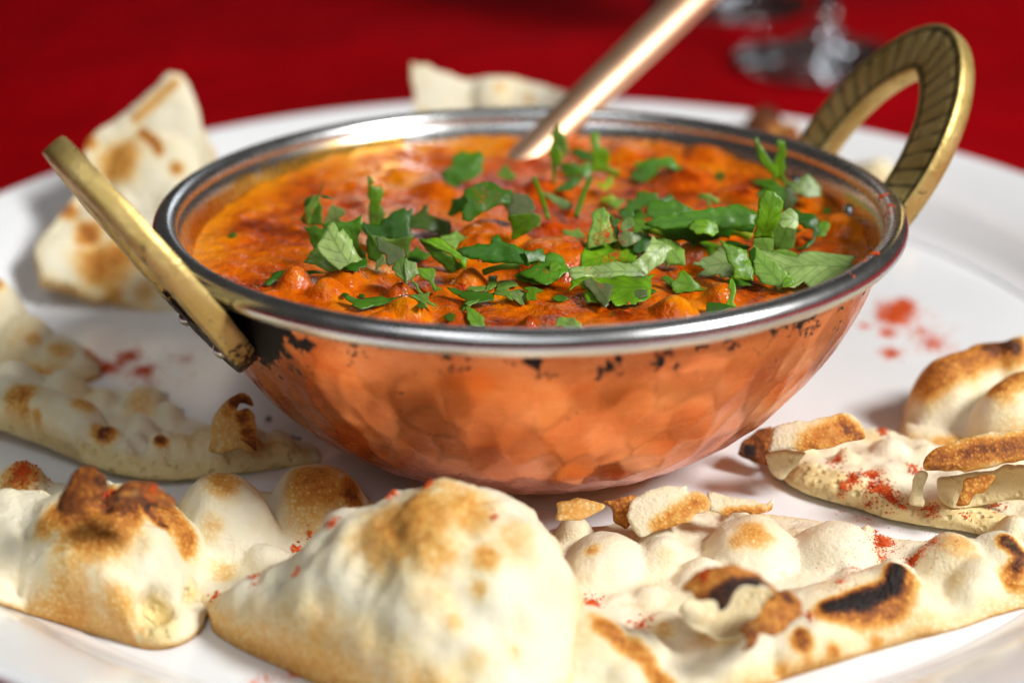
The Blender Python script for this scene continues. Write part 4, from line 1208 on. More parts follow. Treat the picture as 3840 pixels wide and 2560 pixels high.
leaf('small curled coriander leaf with thin stalk tips behind the leftmost big leaf',
     ('A', [(165, 600), (160, 500), (200, 430), (280, 400), (215, 540), (190, 650), (200, 770), (250, 810), (160, 770), (110, 700), (180, 640)], 'dark', dict(nk='s', dz=.25)),
     ('A', [(395, 390), (410, 540), (450, 580), (430, 640), (420, 780), (270, 810), (270, 700), (300, 600), (370, 480)], 'mid', dict(nk='s', dz=.25)),
     ('A', [(200, 640), (215, 540), (270, 440), (330, 385), (395, 390), (370, 480), (300, 600), (270, 700), (260, 810), (215, 760)], 'light', dict(nk='s', nx=-.2, dz=.28)),
     ('A', [(400, 372), (520, 372), (630, 400), (480, 422)], 'olive', dict(nk='s', z=5.0)),
     ('A', [(350, 390), (385, 380), (450, 240), (495, 145), (470, 170), (420, 270)], 'olive', dict(nk='s', z=5.0, curl=0)))
leaf('small pale lobed coriander leaf just behind the leftmost big leaf',
     ('A', [(500, 780), (510, 700), (540, 560), (600, 520), (660, 540), (670, 570), (760, 590), (765, 650), (690, 710), (790, 770), (790, 790), (640, 800), (590, 795)], 'pale', dict(nk='s', nx=.1, dz=.30)))
leaf('narrow upright bright green coriander leaf with a notched right side',
     ('A', [(1155, 790), (1150, 600), (1140, 300), (1150, 250), (1125, 120), (1190, 160), (1240, 220), (1180, 260), (1330, 280), (1360, 370), (1270, 510), (1330, 515), (1310, 560), (1345, 620), (1340, 730), (1360, 760), (1280, 800)], 'bright', dict(nk='s', nx=.15, dz=.2, curl=.04)))
leaf('large dark green pointed coriander leaf with a greyish fold hanging in front',
     ('A', [(1040, 840), (1110, 970), (1110, 1100), (1120, 1270), (1250, 1370), (1320, 1270), (1290, 1150), (1180, 980), (1100, 890)], 'mid', dict(nk='s', nx=-.2, dz=.12)),
     ('A', [(1040, 790), (1080, 780), (1150, 810), (1290, 800), (1420, 730), (1510, 650), (1650, 590), (1640, 640), (1760, 570), (1740, 690), (1710, 800), (1720, 920), (1780, 980), (1700, 1000), (1580, 1000), (1480, 1020), (1330, 1000), (1240, 1010), (1180, 980), (1100, 900)], 'deep', dict(nk='u', dz=.42, curl=.05)),
     ('A', [(1180, 985), (1480, 1020), (1700, 1000), (1780, 980), (1740, 1090), (1710, 1200), (1690, 1330), (1640, 1200), (1500, 1130), (1400, 1090), (1330, 1160), (1290, 1200)], 'light', dict(nk='s', dz=.18)),
     ('A', [(1250, 1020), (1330, 1010), (1360, 1070), (1500, 1140), (1640, 1170), (1660, 1260), (1640, 1330), (1520, 1370), (1450, 1390), (1370, 1380), (1380, 1260), (1290, 1200)], 'grey', dict(nk='u', dz=.34, curl=.05)),
     ('A', [(1255, 1360), (1310, 1270), (1380, 1260), (1380, 1370), (1300, 1440), (1240, 1520), (1245, 1440)], 'pale', dict(nk='s', dz=.2)))
leaf('shiny light green coriander leaf fragment hanging below the dark pointed leaf',
     ('H', [(1130, 330), (1240, 290), (1290, 300), (1300, 640), (1200, 540), (1090, 450), (1100, 400)], 'light', dict(nk='u', nx=-.2, dz=.14, curl=.05)),
     ('H', [(1300, 310), (1440, 340), (1460, 420), (1460, 500), (1380, 560), (1300, 640)], 'pale', dict(nk='u', nx=.3, dz=.14, curl=.05)),
     ('H', [(1460, 430), (1560, 440), (1690, 430), (1710, 480), (1690, 590), (1720, 660), (1800, 720), (1720, 760), (1640, 620), (1500, 520), (1370, 600), (1440, 500)], 'bright', dict(nk='u', dz=.10)),
     ('H', [(1370, 570), (1420, 640), (1520, 790), (1480, 790), (1380, 660)], 'light', dict(nk='u', dz=.06)))
leaf('folded coriander leaf with dark lower face in the middle of the bowl',
     ('H', [(1510, 20), (1560, 10), (1900, 210), (2050, 300), (2120, 390), (1970, 460), (1920, 440), (1830, 350), (1700, 250), (1600, 150)], 'mid', dict(nk='s', nx=-.2, dz=.06)),
     ('H', [(1700, 0), (1800, 0), (1960, 130), (2120, 190), (2230, 270), (2130, 390), (2050, 300), (1900, 210), (1560, 10)], 'bright', dict(nk='u', nx=.15, dz=.16, curl=.05)))
leaf('broad dark green coriander leaf lying right of the folded middle leaf',
     ('C', [(510, 560), (700, 500), (880, 470), (980, 480), (1000, 410), (1090, 360), (1130, 460), (1200, 480), (1370, 530), (1510, 600), (1640, 680), (1620, 720), (1590, 750), (1500, 740), (1500, 780), (1380, 750), (1200, 720), (980, 720), (780, 690), (640, 650), (560, 610)], 'deep', dict(nk='u', dz=.14, curl=.06)))
stem('pale cut coriander stem piece lying in front of the broad dark leaf', 'C', (850, 885), (1400, 800), 12, 'light', .10, .10)
leaf('coriander leaf cluster half sunk in sauce right of the cut stem',
     ('C', [(1310, 940), (1450, 940), (1580, 980), (1730, 1080), (1720, 1095), (1560, 1060), (1380, 1000)], 'bright', dict(nk='f', dz=.05)),
     ('C', [(1390, 900), (1520, 870), (1720, 760), (1860, 705), (2000, 730), (2130, 850), (2040, 920), (1960, 980), (1800, 1080), (1720, 1060), (1560, 980)], 'mid', dict(nk='f', dz=.12)),
     ('C', [(1830, 900), (1850, 760), (1950, 760), (2000, 820), (1920, 880)], 'bright', dict(nk='u', dz=.22)))
leaf('small lobed coriander fragments floating below the cut stem',
     ('C', [(930, 950), (1050, 930), (1040, 1100), (960, 1150), (870, 1180), (920, 1080)], 'light', dict(nk='f')),
     ('C', [(1060, 1030), (1200, 1010), (1330, 1030), (1350, 1090), (1240, 1110), (1180, 1150), (1060, 1130)], 'light', dict(nk='f')),
     ('C', [(1020, 1180), (1180, 1160), (1250, 1210), (1280, 1290), (1150, 1260), (1040, 1230)], 'light', dict(nk='f')),
     ('C', [(1250, 1190), (1400, 1150), (1480, 1210), (1450, 1340), (1400, 1350), (1290, 1280)], 'pale', dict(nk='f')),
     ('C', [(1460, 1130), (1600, 1110), (1740, 1150), (1720, 1210), (1650, 1200), (1640, 1270), (1500, 1290), (1520, 1190)], 'bright', dict(nk='f')))
leaf('feathery wet coriander sprig with chilli flakes near the front centre',
     ('C', [(330, 1150), (450, 1140), (600, 1180), (780, 1190), (1000, 1190), (960, 1300), (800, 1340), (650, 1370), (510, 1420), (560, 1340), (600, 1290), (480, 1220)], 'mid', dict(nk='f')),
     ('C', [(600, 1150), (650, 1110), (870, 1080), (850, 1140), (700, 1190)], 'light', dict(nk='f', dz=.12)),
     ('C', [(540, 1260), (640, 1220), (780, 1210), (700, 1260), (600, 1290)], 'light', dict(nk='f', dz=.12)),
     ('C', [(560, 1360), (660, 1310), (800, 1300), (720, 1350), (620, 1390)], 'light', dict(nk='f', dz=.12)))
leaf('long slender coriander leaf lying near the front left rim',
     ('H', [(420, 920), (430, 870), (560, 900), (800, 870), (1000, 870), (1200, 885), (1320, 900), (1200, 908), (1000, 922), (850, 950), (700, 1010), (640, 1030), (500, 1000), (530, 970)], 'mid', dict(nk='f', dz=.08, curl=.03)))
leaf('frayed coriander leaf tip at the right end of the long slender leaf',
     ('H', [(1330, 860), (1450, 820), (1560, 820), (1640, 790), (1620, 870), (1640, 930), (1720, 970), (1700, 985), (1600, 960), (1620, 1030), (1500, 950), (1380, 905)], 'light', dict(nk='f', dz=.08)))
leaf('small pointed green leaf dipping into sauce at the front centre',
     ('X', [(1748, 1151), (1775, 1162), (1800, 1185), (1820, 1215), (1795, 1220), (1772, 1217), (1756, 1190)], 'bright', dict(nk='u', dz=.05)))
leaf('arched light green leaf strip touching the front rim',
     ('E', [(0, 990), (60, 975), (180, 975), (240, 1030), (320, 1170), (160, 1190), (90, 1130), (20, 1080), (-80, 1090), (-60, 1050)], 'light', dict(nk='u', dz=.06, curl=.12)))
leaf('tall broad coriander leaf dusted with red powder in the centre right',
     ('D', [(440, 860), (700, 760), (840, 780), (870, 870), (1060, 900), (1110, 990), (1100, 1100), (900, 1150), (700, 1150), (520, 1190), (350, 1200), (380, 1060)], 'bright', dict(nk='f', dz=.20, curl=.03)),
     ('D', [(500, 380), (640, 330), (710, 400), (740, 530), (770, 680), (820, 800), (430, 890), (460, 640)], 'light', dict(nk='u', anchor=(2215, 915), dz=.28, curl=.05)))
leaf('grey green folded leaf band lying across the front of the powder dusted leaf',
     ('D', [(160, 1240), (330, 1200), (520, 1200), (800, 1150), (1090, 1160), (1210, 1290), (1220, 1360), (1190, 1380), (900, 1385), (640, 1390), (430, 1380), (380, 1400), (250, 1390), (180, 1330)], 'pale', dict(nk='u', dz=.24, curl=.05)))
leaf('very pale folded leaf band slanting up right from the grey green band',
     ('D', [(1100, 1150), (1240, 1020), (1340, 900), (1390, 760), (1560, 860), (1660, 950), (1560, 1050), (1500, 1150), (1350, 1270), (1220, 1330), (1200, 1290)], 'pale', dict(nk='u', nx=.25, dz=.24, curl=.06)),
     ('D', [(1390, 770), (1560, 790), (1760, 860), (1830, 960), (1860, 1070), (1860, 1160), (1620, 1150), (1605, 1190), (1570, 1050), (1660, 960)], 'light', dict(nk='u', nx=-.2, dz=.12, curl=.08)))
leaf('scalloped bright green leaf with dark wilted ends below the grey green band',
     ('E', [(240, 420), (440, 380), (900, 390), (1200, 380), (1340, 290), (1310, 430), (1300, 560), (1310, 640), (1180, 690), (1120, 710), (1100, 740), (990, 760), (940, 740), (840, 770), (770, 710), (720, 750), (650, 790), (600, 740), (450, 720), (390, 600), (440, 570), (350, 520), (340, 470), (220, 570), (215, 520)], 'bright', dict(nk='f', dz=.10, curl=.03)),
     ('E', [(360, 470), (500, 400), (600, 480), (770, 520), (740, 600), (720, 740), (650, 780), (600, 720), (500, 620), (430, 540)], 'grey', dict(nk='f', dz=.16, curl=.03)),
     ('E', [(1110, 460), (1200, 410), (1300, 460), (1290, 560), (1300, 640), (1180, 670), (1080, 640), (1100, 560)], 'grey', dict(nk='f', dz=.16, curl=.03)))
leaf('triangular folded green leaf standing at the front right of centre',
     ('E', [(1520, 390), (1620, 340), (1690, 380), (1710, 480), (1700, 530), (1600, 450)], 'bright', dict(nk='u', dz=.06)),
     ('E', [(1690, 470), (1730, 410), (1850, 260), (1940, 370), (2170, 540), (2000, 560), (1740, 570), (1700, 530)], 'bright', dict(nk='u', nx=.1, dz=.06, curl=.05)))
leaf('pale crinkled leaf fragments heaped right of the powder dusted leaf',
     ('D', [(740, 430), (800, 420), (830, 480), (920, 530), (860, 590), (880, 690), (860, 770), (770, 730), (800, 640), (750, 540)], 'mid', dict(nk='u', dz=.45)),
     ('D', [(860, 360), (1000, 350), (1080, 380), (1100, 460), (930, 510)], 'mid', dict(nk='u', dz=.55)),
     ('D', [(1100, 500), (1230, 490), (1330, 550), (1340, 620), (1240, 700), (1110, 680)], 'bright', dict(nk='u', dz=.40)),
     ('D', [(920, 560), (1000, 480), (1090, 490), (1090, 600), (1020, 660), (1220, 700), (1220, 790), (1080, 830), (960, 870), (870, 800), (940, 740), (920, 650)], 'pale', dict(nk='u', dz=.42)))
leaf('shaded dark green leaf between the pale fragments and the pale slanting band',
     ('D', [(1220, 760), (1300, 700), (1380, 780), (1330, 880), (1200, 1000), (1100, 960), (1120, 860)], 'deep', dict(nk='u', dz=.30)))
stem('short yellow green stem piece above the pale slanting leaf band', 'D', (1270, 665), (1545, 755), 11, 'yel', .50, .50)
leaf('crumpled dark leaf tuft at the back of the large dark leaf',
     ('D', [(980, 320), (1040, 210), (1170, 180), (1170, 90), (1270, 70), (1320, 120), (1440, 90), (1420, 180), (1500, 200), (1300, 270), (1200, 340), (1060, 380)], 'mid', dict(nk='u', dz=.22)))
leaf('large dark glossy coriander leaf spreading right of centre',
     ('D', [(1330, 440), (1340, 240), (1450, 220), (1560, 240), (1720, 230), (1850, 290), (1950, 330), (1930, 420), (1700, 480), (1450, 520)], 'mid', dict(nk='u', dz=.38, curl=.08)),
     ('X', [(2600, 845), (2640, 838), (2700, 848), (2760, 845), (2812, 850), (2800, 872), (2740, 868), (2720, 895), (2690, 886), (2660, 897), (2600, 908), (2575, 895), (2520, 900), (2470, 880), (2430, 860), (2500, 850)], 'deep', dict(nk='s', dz=.20, curl=.03)),
     ('X', [(2440, 835), (2490, 806), (2550, 806), (2600, 797), (2690, 785), (2750, 775), (2790, 790), (2825, 812), (2812, 845), (2760, 850), (2700, 852), (2640, 842), (2600, 850), (2500, 855)], 'mid', dict(nk='u', z=4.72, curl=.03)))
leaf('small notched green leaf under the large dark glossy leaf',
     ('X', [(2585, 855), (2600, 830), (2640, 828), (2688, 842), (2690, 870), (2670, 888), (2635, 878), (2610, 880)], 'bright', dict(nk='u', dz=.35, z=4.62)))
stem('thick yellow green stem chunk at the right of the large dark leaf', 'G', (510, 345), (865, 440), 19, 'yel', .34, .30)
leaf('tall upright strip of coriander with a pale lower half',
     ('X', [(2850, 750), (2880, 725), (2905, 725), (2928, 760), (2920, 800), (2903, 850), (2897, 885), (2831, 885), (2833, 855), (2840, 815)], 'bright', dict(nk='s', z=4.75, nx=.1)),
     ('X', [(2831, 870), (2897, 870), (2898, 935), (2880, 940), (2855, 938), (2830, 940)], 'light', dict(nk='s', nx=.1, dz=.25)))
leaf('curled white backed leaf right of the tall upright strip',
     ('X', [(2928, 830), (2980, 845), (2975, 900), (2973, 925), (2940, 930), (2900, 930), (2900, 870)], 'light', dict(nk='s', dz=.22, nx=-.2)),
     ('X', [(2928, 800), (2960, 785), (2990, 800), (2992, 840), (2975, 858), (2930, 845), (2915, 825)], 'pale', dict(nk='u', z=4.85)))
leaf('forked bright green coriander tip standing at the back right',
     ('F', [(930, 100), (970, 80), (1010, 190), (1150, 400), (1260, 560), (1250, 640), (1180, 630), (1100, 530), (980, 400), (950, 260)], 'bright', dict(nk='s', z=4.7)),
     ('F', [(1250, 160), (1300, 100), (1360, 140), (1390, 260), (1370, 480), (1350, 640), (1260, 620), (1230, 420), (1270, 280)], 'bright', dict(nk='s', z=4.7, nx=.15)),
     ('F', [(1180, 580), (1340, 600), (1400, 720), (1460, 800), (1600, 860), (1560, 900), (1440, 880), (1360, 760), (1250, 660)], 'bright', dict(nk='s', dz=.3)))
leaf('pale curled leaf stub right of the forked tip',
     ('F', [(1390, 700), (1470, 740), (1600, 760), (1610, 700), (1700, 650), (1800, 690), (1890, 790), (1890, 920), (1700, 960), (1610, 900), (1450, 850)], 'pale', dict(nk='u', dz=.22)))
leaf('flat dark oval leaf left of the foot of the forked tip',
     ('F', [(860, 690), (1000, 670), (1200, 710), (1310, 780), (1200, 850), (1060, 810)], 'mid', dict(nk='f', dz=.10)))
leaf('wilted greyish leaf hanging between the forked tip and the tall strip',
     ('F', [(960, 910), (1080, 850), (1180, 880), (1330, 800), (1380, 860), (1400, 1000), (1320, 1100), (1200, 960), (1080, 960), (1000, 960)], 'mid', dict(nk='u', dz=.32)),
     ('F', [(1390, 820), (1480, 860), (1560, 980), (1500, 1100), (1420, 1180), (1330, 1100), (1390, 1000)], 'grey', dict(nk='s', dz=.32)))
leaf('dark curled coriander loop at the right side of the leaf heap',
     ('G', [(1500, 10), (1620, 110), (1800, 130), (1870, 220), (1860, 380), (1780, 520), (1650, 580), (1520, 570), (1640, 540), (1780, 440), (1800, 340), (1650, 310), (1580, 250)], 'deep', dict(nk='u', dz=.12)))
leaf('small square bright leaf bit at the far right of the heap',
     ('G', [(1870, 230), (1950, 200), (2030, 270), (2000, 420), (1850, 410)], 'bright', dict(nk='u', dz=.10)))
leaf('bright green folded leaf left of the biggest right leaf',
     ('G', [(0, 860), (200, 760), (350, 650), (390, 590), (470, 640), (560, 770), (580, 900), (610, 1010), (540, 1030), (400, 1020), (340, 970), (280, 1000), (70, 1030), (200, 900), (100, 880)], 'pale', dict(nk='u', dz=.12, curl=.06)),
     ('G', [(620, 1010), (870, 1050), (830, 1160), (650, 1165), (470, 1150)], 'mid', dict(nk='f', dz=.08)),
     ('G', [(400, 520), (430, 540), (600, 590), (790, 650), (830, 780), (880, 950), (870, 1060), (620, 1020), (590, 900), (530, 790), (470, 640)], 'bright', dict(nk='u', nx=.15, dz=.30, curl=.06)))
leaf('biggest pale veined coriander leaf spread at the right against the rim',
     ('G', [(850, 650), (930, 600), (935, 780), (920, 960), (850, 800)], 'deep', dict(nk='s', dz=.25)),
     ('G', [(1180, 640), (1400, 620), (1520, 690), (1580, 770), (1400, 760), (1200, 690)], 'light', dict(nk='f', dz=.30)),
     ('G', [(930, 600), (990, 640), (1100, 740), (1300, 900), (1400, 990), (1450, 1010), (1300, 1190), (1200, 1150), (1020, 1110), (980, 1020), (920, 970), (915, 800)], 'light', dict(nk='u', nx=-.15, dz=.12, curl=.06)),
     ('G', [(990, 640), (1130, 660), (1240, 700), (1400, 760), (1560, 810), (1600, 730), (1850, 690), (2100, 700), (2352, 720), (2300, 830), (2350, 950), (2200, 1020), (2000, 1130), (1770, 1200), (1650, 1080), (1540, 1160), (1420, 1200), (1320, 1190), (1440, 1010), (1300, 880), (1100, 740)], 'pale', dict(nk='f', dz=.16, curl=.05)),
     ('G', [(1330, 1130), (1400, 1060), (1520, 1080), (1540, 1140), (1420, 1200), (1320, 1190)], 'bright', dict(nk='u', dz=.2)))
leaf('narrow bright leaf strip bent down to the front right rim',
     ('G', [(550, 1100), (600, 1090), (650, 1160), (650, 1250), (600, 1400), (640, 1470), (480, 1460), (540, 1330), (550, 1200)], 'bright', dict(nk='u', dz=.10, curl=.05)),
     ('G', [(190, 1420), (470, 1455), (600, 1490), (400, 1568), (230, 1568)], 'deep', dict(nk='f', dz=.06)))
leaf('blurred lobed coriander leaf left of the spoon',
     ('B', [(260, 780), (400, 680), (420, 560), (540, 500), (660, 520), (780, 480), (820, 620), (800, 780), (720, 850), (600, 900), (450, 980), (330, 980), (290, 900)], 'mid', dict(nk='u', dz=.08)))
leaf('tiny green leaf speck below the spoon end',
     ('B', [(1070, 830), (1140, 700), (1200, 690), (1260, 790), (1340, 840), (1280, 890), (1130, 860)], 'bright', dict(nk='u', dz=.08)))
leaf('drooping coriander leaf dusted with chilli over the left paneer lump',
     ('B', [(300, 1400), (420, 1200), (560, 1140), (620, 1220), (540, 1350), (400, 1450)], 'dark', dict(nk='s', dz=.15)),
     ('B', [(580, 1060), (720, 1020), (850, 930), (980, 970), (1100, 1050), (1260, 1110), (1180, 1260), (1050, 1270), (800, 1390), (650, 1490), (560, 1460), (540, 1340), (640, 1240), (590, 1150)], 'mid', dict(nk='u', z=4.55, curl=.08)),
     ('B', [(1160, 1250), (1260, 1110), (1500, 1130), (1570, 1200), (1610, 1360), (1450, 1430), (1260, 1480), (1240, 1340)], 'grey', dict(nk='u', z=4.50, curl=.10)),
     ('C', [(1250, 40), (1430, 30), (1600, 0), (1690, 130), (1600, 200), (1500, 290), (1300, 370), (1290, 240)], 'bright', dict(nk='s', dz=.12)))
leaf('olive shaded leaf between the dark pointed leaf and the left paneer lump',
     ('A', [(1750, 720), (1900, 640), (2020, 540), (2040, 700), (2300, 750), (2350, 830), (2300, 980), (2100, 900), (1900, 880), (1720, 850)], 'olive', dict(nk='u', dz=.08)))
stem('thin curved green stem standing in front of the spoon', 'B', (1610, 870), (1820, 1470), 9, 'bright', .55, .15)
leaf('pale narrow leaf right of the thin curved stem',
     ('B', [(1720, 1100), (1850, 1120), (2000, 1180), (2170, 1260), (2150, 1340), (2040, 1350), (1900, 1230)], 'pale', dict(nk='u', dz=.15)))
leaf('grey green pointed leaf behind the pale narrow leaf',
     ('I', [(310, 1190), (450, 1080), (600, 980), (690, 970), (710, 1050), (600, 1130), (480, 1180)], 'mid', dict(nk='u', dz=.25)))
stem('slanting dark green stem above the powder dusted leaf', 'I', (850, 1010), (640, 1560), 10, 'mid', .5, .25)
leaf('pale upright leaf tip in front of the spoon handle',
     ('B', [(1880, 290), (1900, 180), (1960, 60), (1990, 170), (2080, 250), (2090, 480), (2060, 540), (1980, 400), (1860, 420)], 'light', dict(nk='s', z=4.6)),
     ('B', [(1840, 420), (1960, 410), (2040, 560), (1960, 700), (1940, 920), (1890, 920), (1890, 700)], 'bright', dict(nk='s', dz=.12)))
leaf('blurred green leaf cluster right of the pale upright tip',
     ('I', [(880, 360), (1000, 370), (990, 520), (1130, 600), (1110, 800), (1240, 850), (1260, 950), (1100, 900), (830, 860), (900, 700)], 'bright', dict(nk='s', dz=.12)),
     ('I', [(500, 600), (700, 560), (860, 620), (860, 760), (700, 700)], 'deep', dict(nk='u', dz=.2)),
     ('I', [(410, 780), (640, 780), (640, 880), (560, 980), (470, 980)], 'mid', dict(nk='s', dz=.12)))
leaf('bent green leaf strip alone in the back middle of the curry',
     ('I', [(1480, 930), (1680, 800), (1800, 740), (2050, 690), (2220, 880), (2100, 870), (1900, 860), (1760, 1000), (1640, 1030)], 'mid', dict(nk='u', dz=.12)))
leaf('yellow green leaf curl right of the slanting dark stem',
     ('I', [(950, 1050), (1050, 1090), (1110, 980), (1190, 1000), (1170, 1120), (1070, 1180), (980, 1120)], 'yel', dict(nk='u', dz=.15)))
stem('short pale yellow stem slice behind the powder dusted leaf', 'I', (1020, 1340), (1230, 1340), 11, 'yel', .15, .15)
leaf('thin dark leaf strand at the left side above the chickpea lumps',
     ('X', [(997, 1060), (1030, 1030), (1110, 1013), (1215, 1020), (1110, 1032), (1040, 1047), (1010, 1066)], 'deep', dict(nk='f', dz=.08, curl=.02)))
leaf('small arched leaf bit behind the large dark glossy leaf',
     ('F', [(70, 980), (100, 920), (230, 905), (370, 990), (360, 1060), (300, 1060), (260, 1000), (240, 1120), (200, 1110), (200, 990)], 'light', dict(nk='s', dz=.25)))

SCR = ['mid green scrap behind the pale crinkled fragments', 'deep green scrap under the crumpled dark tuft', 'mid green scrap below the middle of the large dark leaf', 'bright scrap between the triangular leaf and the folded leaf', 'deep green scrap under the thick yellow stem chunk', 'mid green scrap beneath the left part of the biggest right leaf', 'bright scrap under the pale slanting leaf band', 'mid green scrap right of the broad dark leaf', 'bright scrap between the thin curved stem and the right paneer lump', 'mid green scrap between the dark pointed leaf and the folded middle leaf', 'deep green scrap under the right tip of the leftmost big leaf', 'light scrap at the left edge of the powder dusted leaf', 'bright scrap at the right end of the large dark leaf', 'mid green scrap below the curled white backed leaf', 'light scrap left of the broad dark leaf, behind the folded one', 'light scrap right of the slanting dark stem foot', 'deep green scrap under the right half of the large dark leaf', 'mid green scrap at the foot of the pale upright tip', 'mid green scrap left of the bent strip in the back', 'bright scrap below the pale curled stub at the back right']
for k_, (px, py, rr_, tn_) in enumerate([
        (2370, 800, 46, 'mid'), (2500, 770, 50, 'deep'), (2560, 860, 44, 'mid'), (2640, 930, 50, 'bright'), (2760, 930, 46, 'deep'), (2900, 965, 50, 'mid'), (2450, 930, 42, 'bright'),
        (2010, 960, 40, 'mid'), (1980, 830, 42, 'bright'), (1560, 960, 46, 'mid'), (1330, 970, 44, 'deep'), (2150, 880, 36, 'light'), (2790, 800, 44, 'bright'), (2960, 870, 40, 'mid'),
        (1700, 900, 40, 'light'), (2300, 760, 36, 'light'), (2680, 860, 44, 'deep'), (2180, 640, 40, 'mid'), (2420, 620, 36, 'mid'), (3010, 700, 36, 'bright')]):
    rs_ = random.Random(k_ + 50); a0 = rs_.uniform(0, 6)
    q_ = [(px + rr_ * (1 if a_ % 2 else .55 + .3 * rs_.random()) * math.cos(a_ * .698 + a0) * 1.2, py + rr_ * (1 if a_ % 2 else .5) * math.sin(a_ * .698 + a0) * .75) for a_ in range(9)]
    leaf('small coriander ' + SCR[k_], ('X', q_, tn_, dict(nk='u' if k_ % 3 else 'f', nx=rs_.uniform(-.4, .4), dz=.07, curl=.08)), name='coriander_scrap')
for k_, (px, py, rr_, tn_, lb) in enumerate([
        (1420, 830, 26, 'mid', 'little green fleck on bare sauce left of the upright leaf'), (1580, 1145, 16, 'olive', 'little olive fleck in sauce above the front left rim'),
        (2440, 1090, 14, 'mid', 'little green fleck beside the scalloped leaf on the right'), (1690, 1190, 20, 'olive', 'olive fleck in sauce left of the small pointed leaf'),
        (3105, 790, 18, 'mid', 'little green fleck near the right wall of the bowl'), (2700, 660, 22, 'olive', 'olive fleck at the back right left of the forked tip'),
        (1360, 1110, 12, 'deep', 'tiny dark fleck between the chickpea lumps'), (1290, 1105, 12, 'deep', 'tiny dark fleck on the left chickpea lump'),
        (2100, 1120, 20, 'mid', 'green fleck in smooth sauce at the front centre'), (870, 880, 14, 'deep', 'tiny dark fleck on the sauce near the left wall')]):
    q_ = [(px + rr_ * math.cos(a_ * 1.047) * (1 + .3 * math.sin(k_ + a_ * 2)), py + rr_ * .6 * math.sin(a_ * 1.047)) for a_ in range(6)]
    leaf(lb, ('X', q_, tn_, dict(nk='f', dz=.03, curl=.02)))

# ================================================================ chilli powder
def bvh_of(objs):
    Vs, Fs, n0 = [], [], 0
    for o in objs:
        me = o.data; off = o.matrix_world.translation if o.parent is None else o.parent.location
        Vs += [v.co + off for v in me.vertices]; Fs += [[i + n0 for i in p.vertices] for p in me.polygons]; n0 = len(Vs)
    return BVHTree.FromPolygons(Vs, Fs)
_food = [o for o in COL.objects if o.type == 'MESH' and o.name.split('.')[0] in ('naan_bread', 'bread_body', 'plate', 'crust_flap', 'coriander_leaf', 'rim', 'curry', 'torn_blister', 'charred_blister')]
BV = bvh_of(_food)


def powder(label, patches):
    Vs, Fs = [], []
    n0 = 0
    tet = np.array([(1, 1, 1), (1, -1, -1), (-1, 1, -1), (-1, -1, 1)], float)
    for (px, py, rx, n, size) in patches:
        d = Vector(ray(px, py)); h, nrm, _, _ = BV.ray_cast(Vector(CAM_P * CM), d.normalized())
        if h is None: continue
        dist = (h - Vector(CAM_P * CM)).length / CM
        r_ = rx / (FPX / dist)
        for _ in range(int(n * 1.9)):
            g = abs(random.gauss(0, .5)); a = random.uniform(0, 6.283)
            q = Vector((h.x + math.cos(a) * g * r_ * CM, h.y + math.sin(a) * g * r_ * 1.3 * CM, h.z + .006))
            hh, n2, _, _ = BV.ray_cast(q, Vector((0, 0, -1)))
            if hh is None or abs(hh.z - h.z) > .008: continue
            s_ = size * random.uniform(.45, 1.5)
            R_ = np.array(Matrix.Rotation(random.uniform(0, 6), 3, Vector((random.random(), random.random(), random.random() + .1))))
            s_ = s_ * .55; P = (tet * s_ * np.array([1.2, 1.2, .7])) @ R_.T * .55 + np.array(hh) / CM + np.array(n2) * s_ * .3
            Vs.append(P); Fs.append(np.array([(0, 1, 2), (0, 3, 1), (0, 2, 3), (1, 3, 2)]) + n0); n0 += 4
    o = mkobj('chilli_powder', np.vstack(Vs), [np.vstack(Fs)], M_powder, smooth=False)
    return tag(o, label, 'chilli powder', kind='stuff')


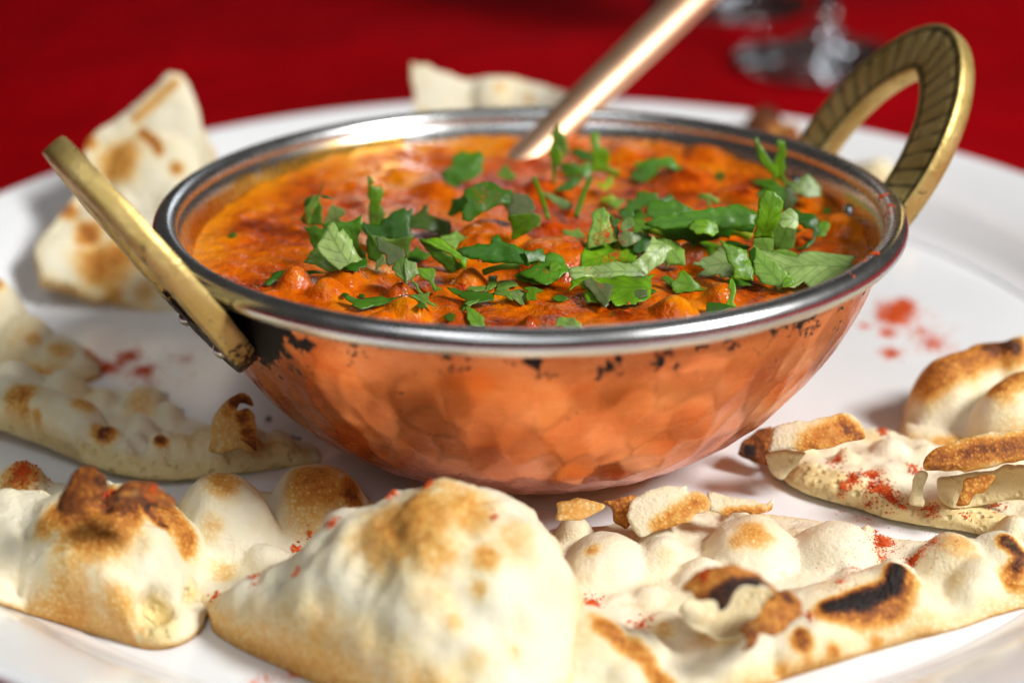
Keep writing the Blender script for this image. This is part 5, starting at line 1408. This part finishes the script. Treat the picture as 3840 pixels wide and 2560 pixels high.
powder('red chilli powder sprinkled on the plate right of the bowl', [(3370, 1165, 75, 700, .085), (3340, 1190, 70, 600, .085), (3395, 1140, 40, 420, .085), (3330, 1250, 40, 140, .08), (3340, 1325, 46, 160, .08), (3500, 1290, 100, 220, .075), (3240, 1220, 30, 50, .08), (3450, 1240, 150, 200, .06)])
powder('dark red chilli powder sprinkled on the shaded plate left of the bowl', [(480, 1335, 50, 260, .08), (400, 1380, 50, 240, .08), (540, 1390, 60, 200, .08), (440, 1370, 140, 200, .06), (700, 1350, 130, 120, .055), (560, 1440, 160, 120, .055)])
powder('red chilli powder on the torn naan right of the bowl', [(3300, 1835, 60, 220, .045), (3270, 1785, 40, 110, .045), (3340, 1870, 60, 160, .04), (3200, 1795, 36, 70, .045), (3160, 1825, 34, 60, .045), (3490, 1910, 40, 70, .04), (3720, 1880, 50, 60, .04), (3620, 1950, 50, 40, .035), (3140, 1720, 40, 40, .04), (3310, 1615, 30, 40, .045), (3430, 1760, 40, 40, .04), (3260, 1890, 40, 40, .04)])
powder('red chilli powder on the flat bubbled naan at front right', [(3310, 2035, 50, 220, .035), (3300, 2020, 120, 160, .022), (3430, 2095, 34, 140, .035), (3300, 2090, 50, 60, .03), (3500, 2030, 80, 60, .025), (3150, 2180, 90, 50, .025), (2220, 2265, 40, 110, .04), (2400, 2350, 50, 50, .04), (2640, 2155, 26, 40, .035), (3035, 2310, 30, 25, .035), (3200, 2130, 140, 80, .02), (3380, 1965, 16, 12, .05), (3285, 1992, 14, 14, .05)])
powder('red chilli flecks scattered on the big pale naan dome', [(1250, 1955, 26, 22, .055), (1115, 2060, 30, 26, .055), (1160, 2000, 26, 8, .05), (1110, 2150, 24, 14, .05), (960, 2160, 60, 16, .05), (810, 2235, 30, 14, .05), (1470, 1850, 40, 22, .05), (1610, 1815, 22, 18, .05), (1850, 1940, 26, 10, .05)])
powder('red chilli powder on the charred naan at front left', [(90, 1765, 70, 220, .04), (400, 1850, 40, 30, .04), (570, 1830, 50, 30, .04)])
powder('red chilli powder fallen on the plate at the bottom edge', [(1100, 2530, 110, 160, .035), (1000, 2545, 60, 60, .035), (890, 2430, 30, 4, .04), (950, 2560, 60, 60, .035)])
powder('red chilli powder specks on the coriander leaves and the curry', [(2275, 935, 60, 190, .022), (2310, 955, 60, 120, .022), (2240, 905, 30, 30, .022), (1810, 740, 80, 70, .022), (1870, 770, 60, 40, .022), (2220, 1010, 70, 30, .02), (2255, 1075, 40, 12, .02), (1730, 1080, 26, 50, .035), (1800, 1092, 12, 10, .05), (2080, 870, 16, 60, .035), (2355, 1168, 8, 6, .05), (2050, 1020, 40, 12, .02)])
powder('red chilli powder specks on the right side of the steel rim', [(3310, 735, 20, 30, .03), (3340, 770, 16, 26, .03), (3280, 950, 26, 60, .025), (3330, 800, 26, 16, .025), (3200, 1035, 10, 4, .03), (3240, 975, 30, 20, .02)])
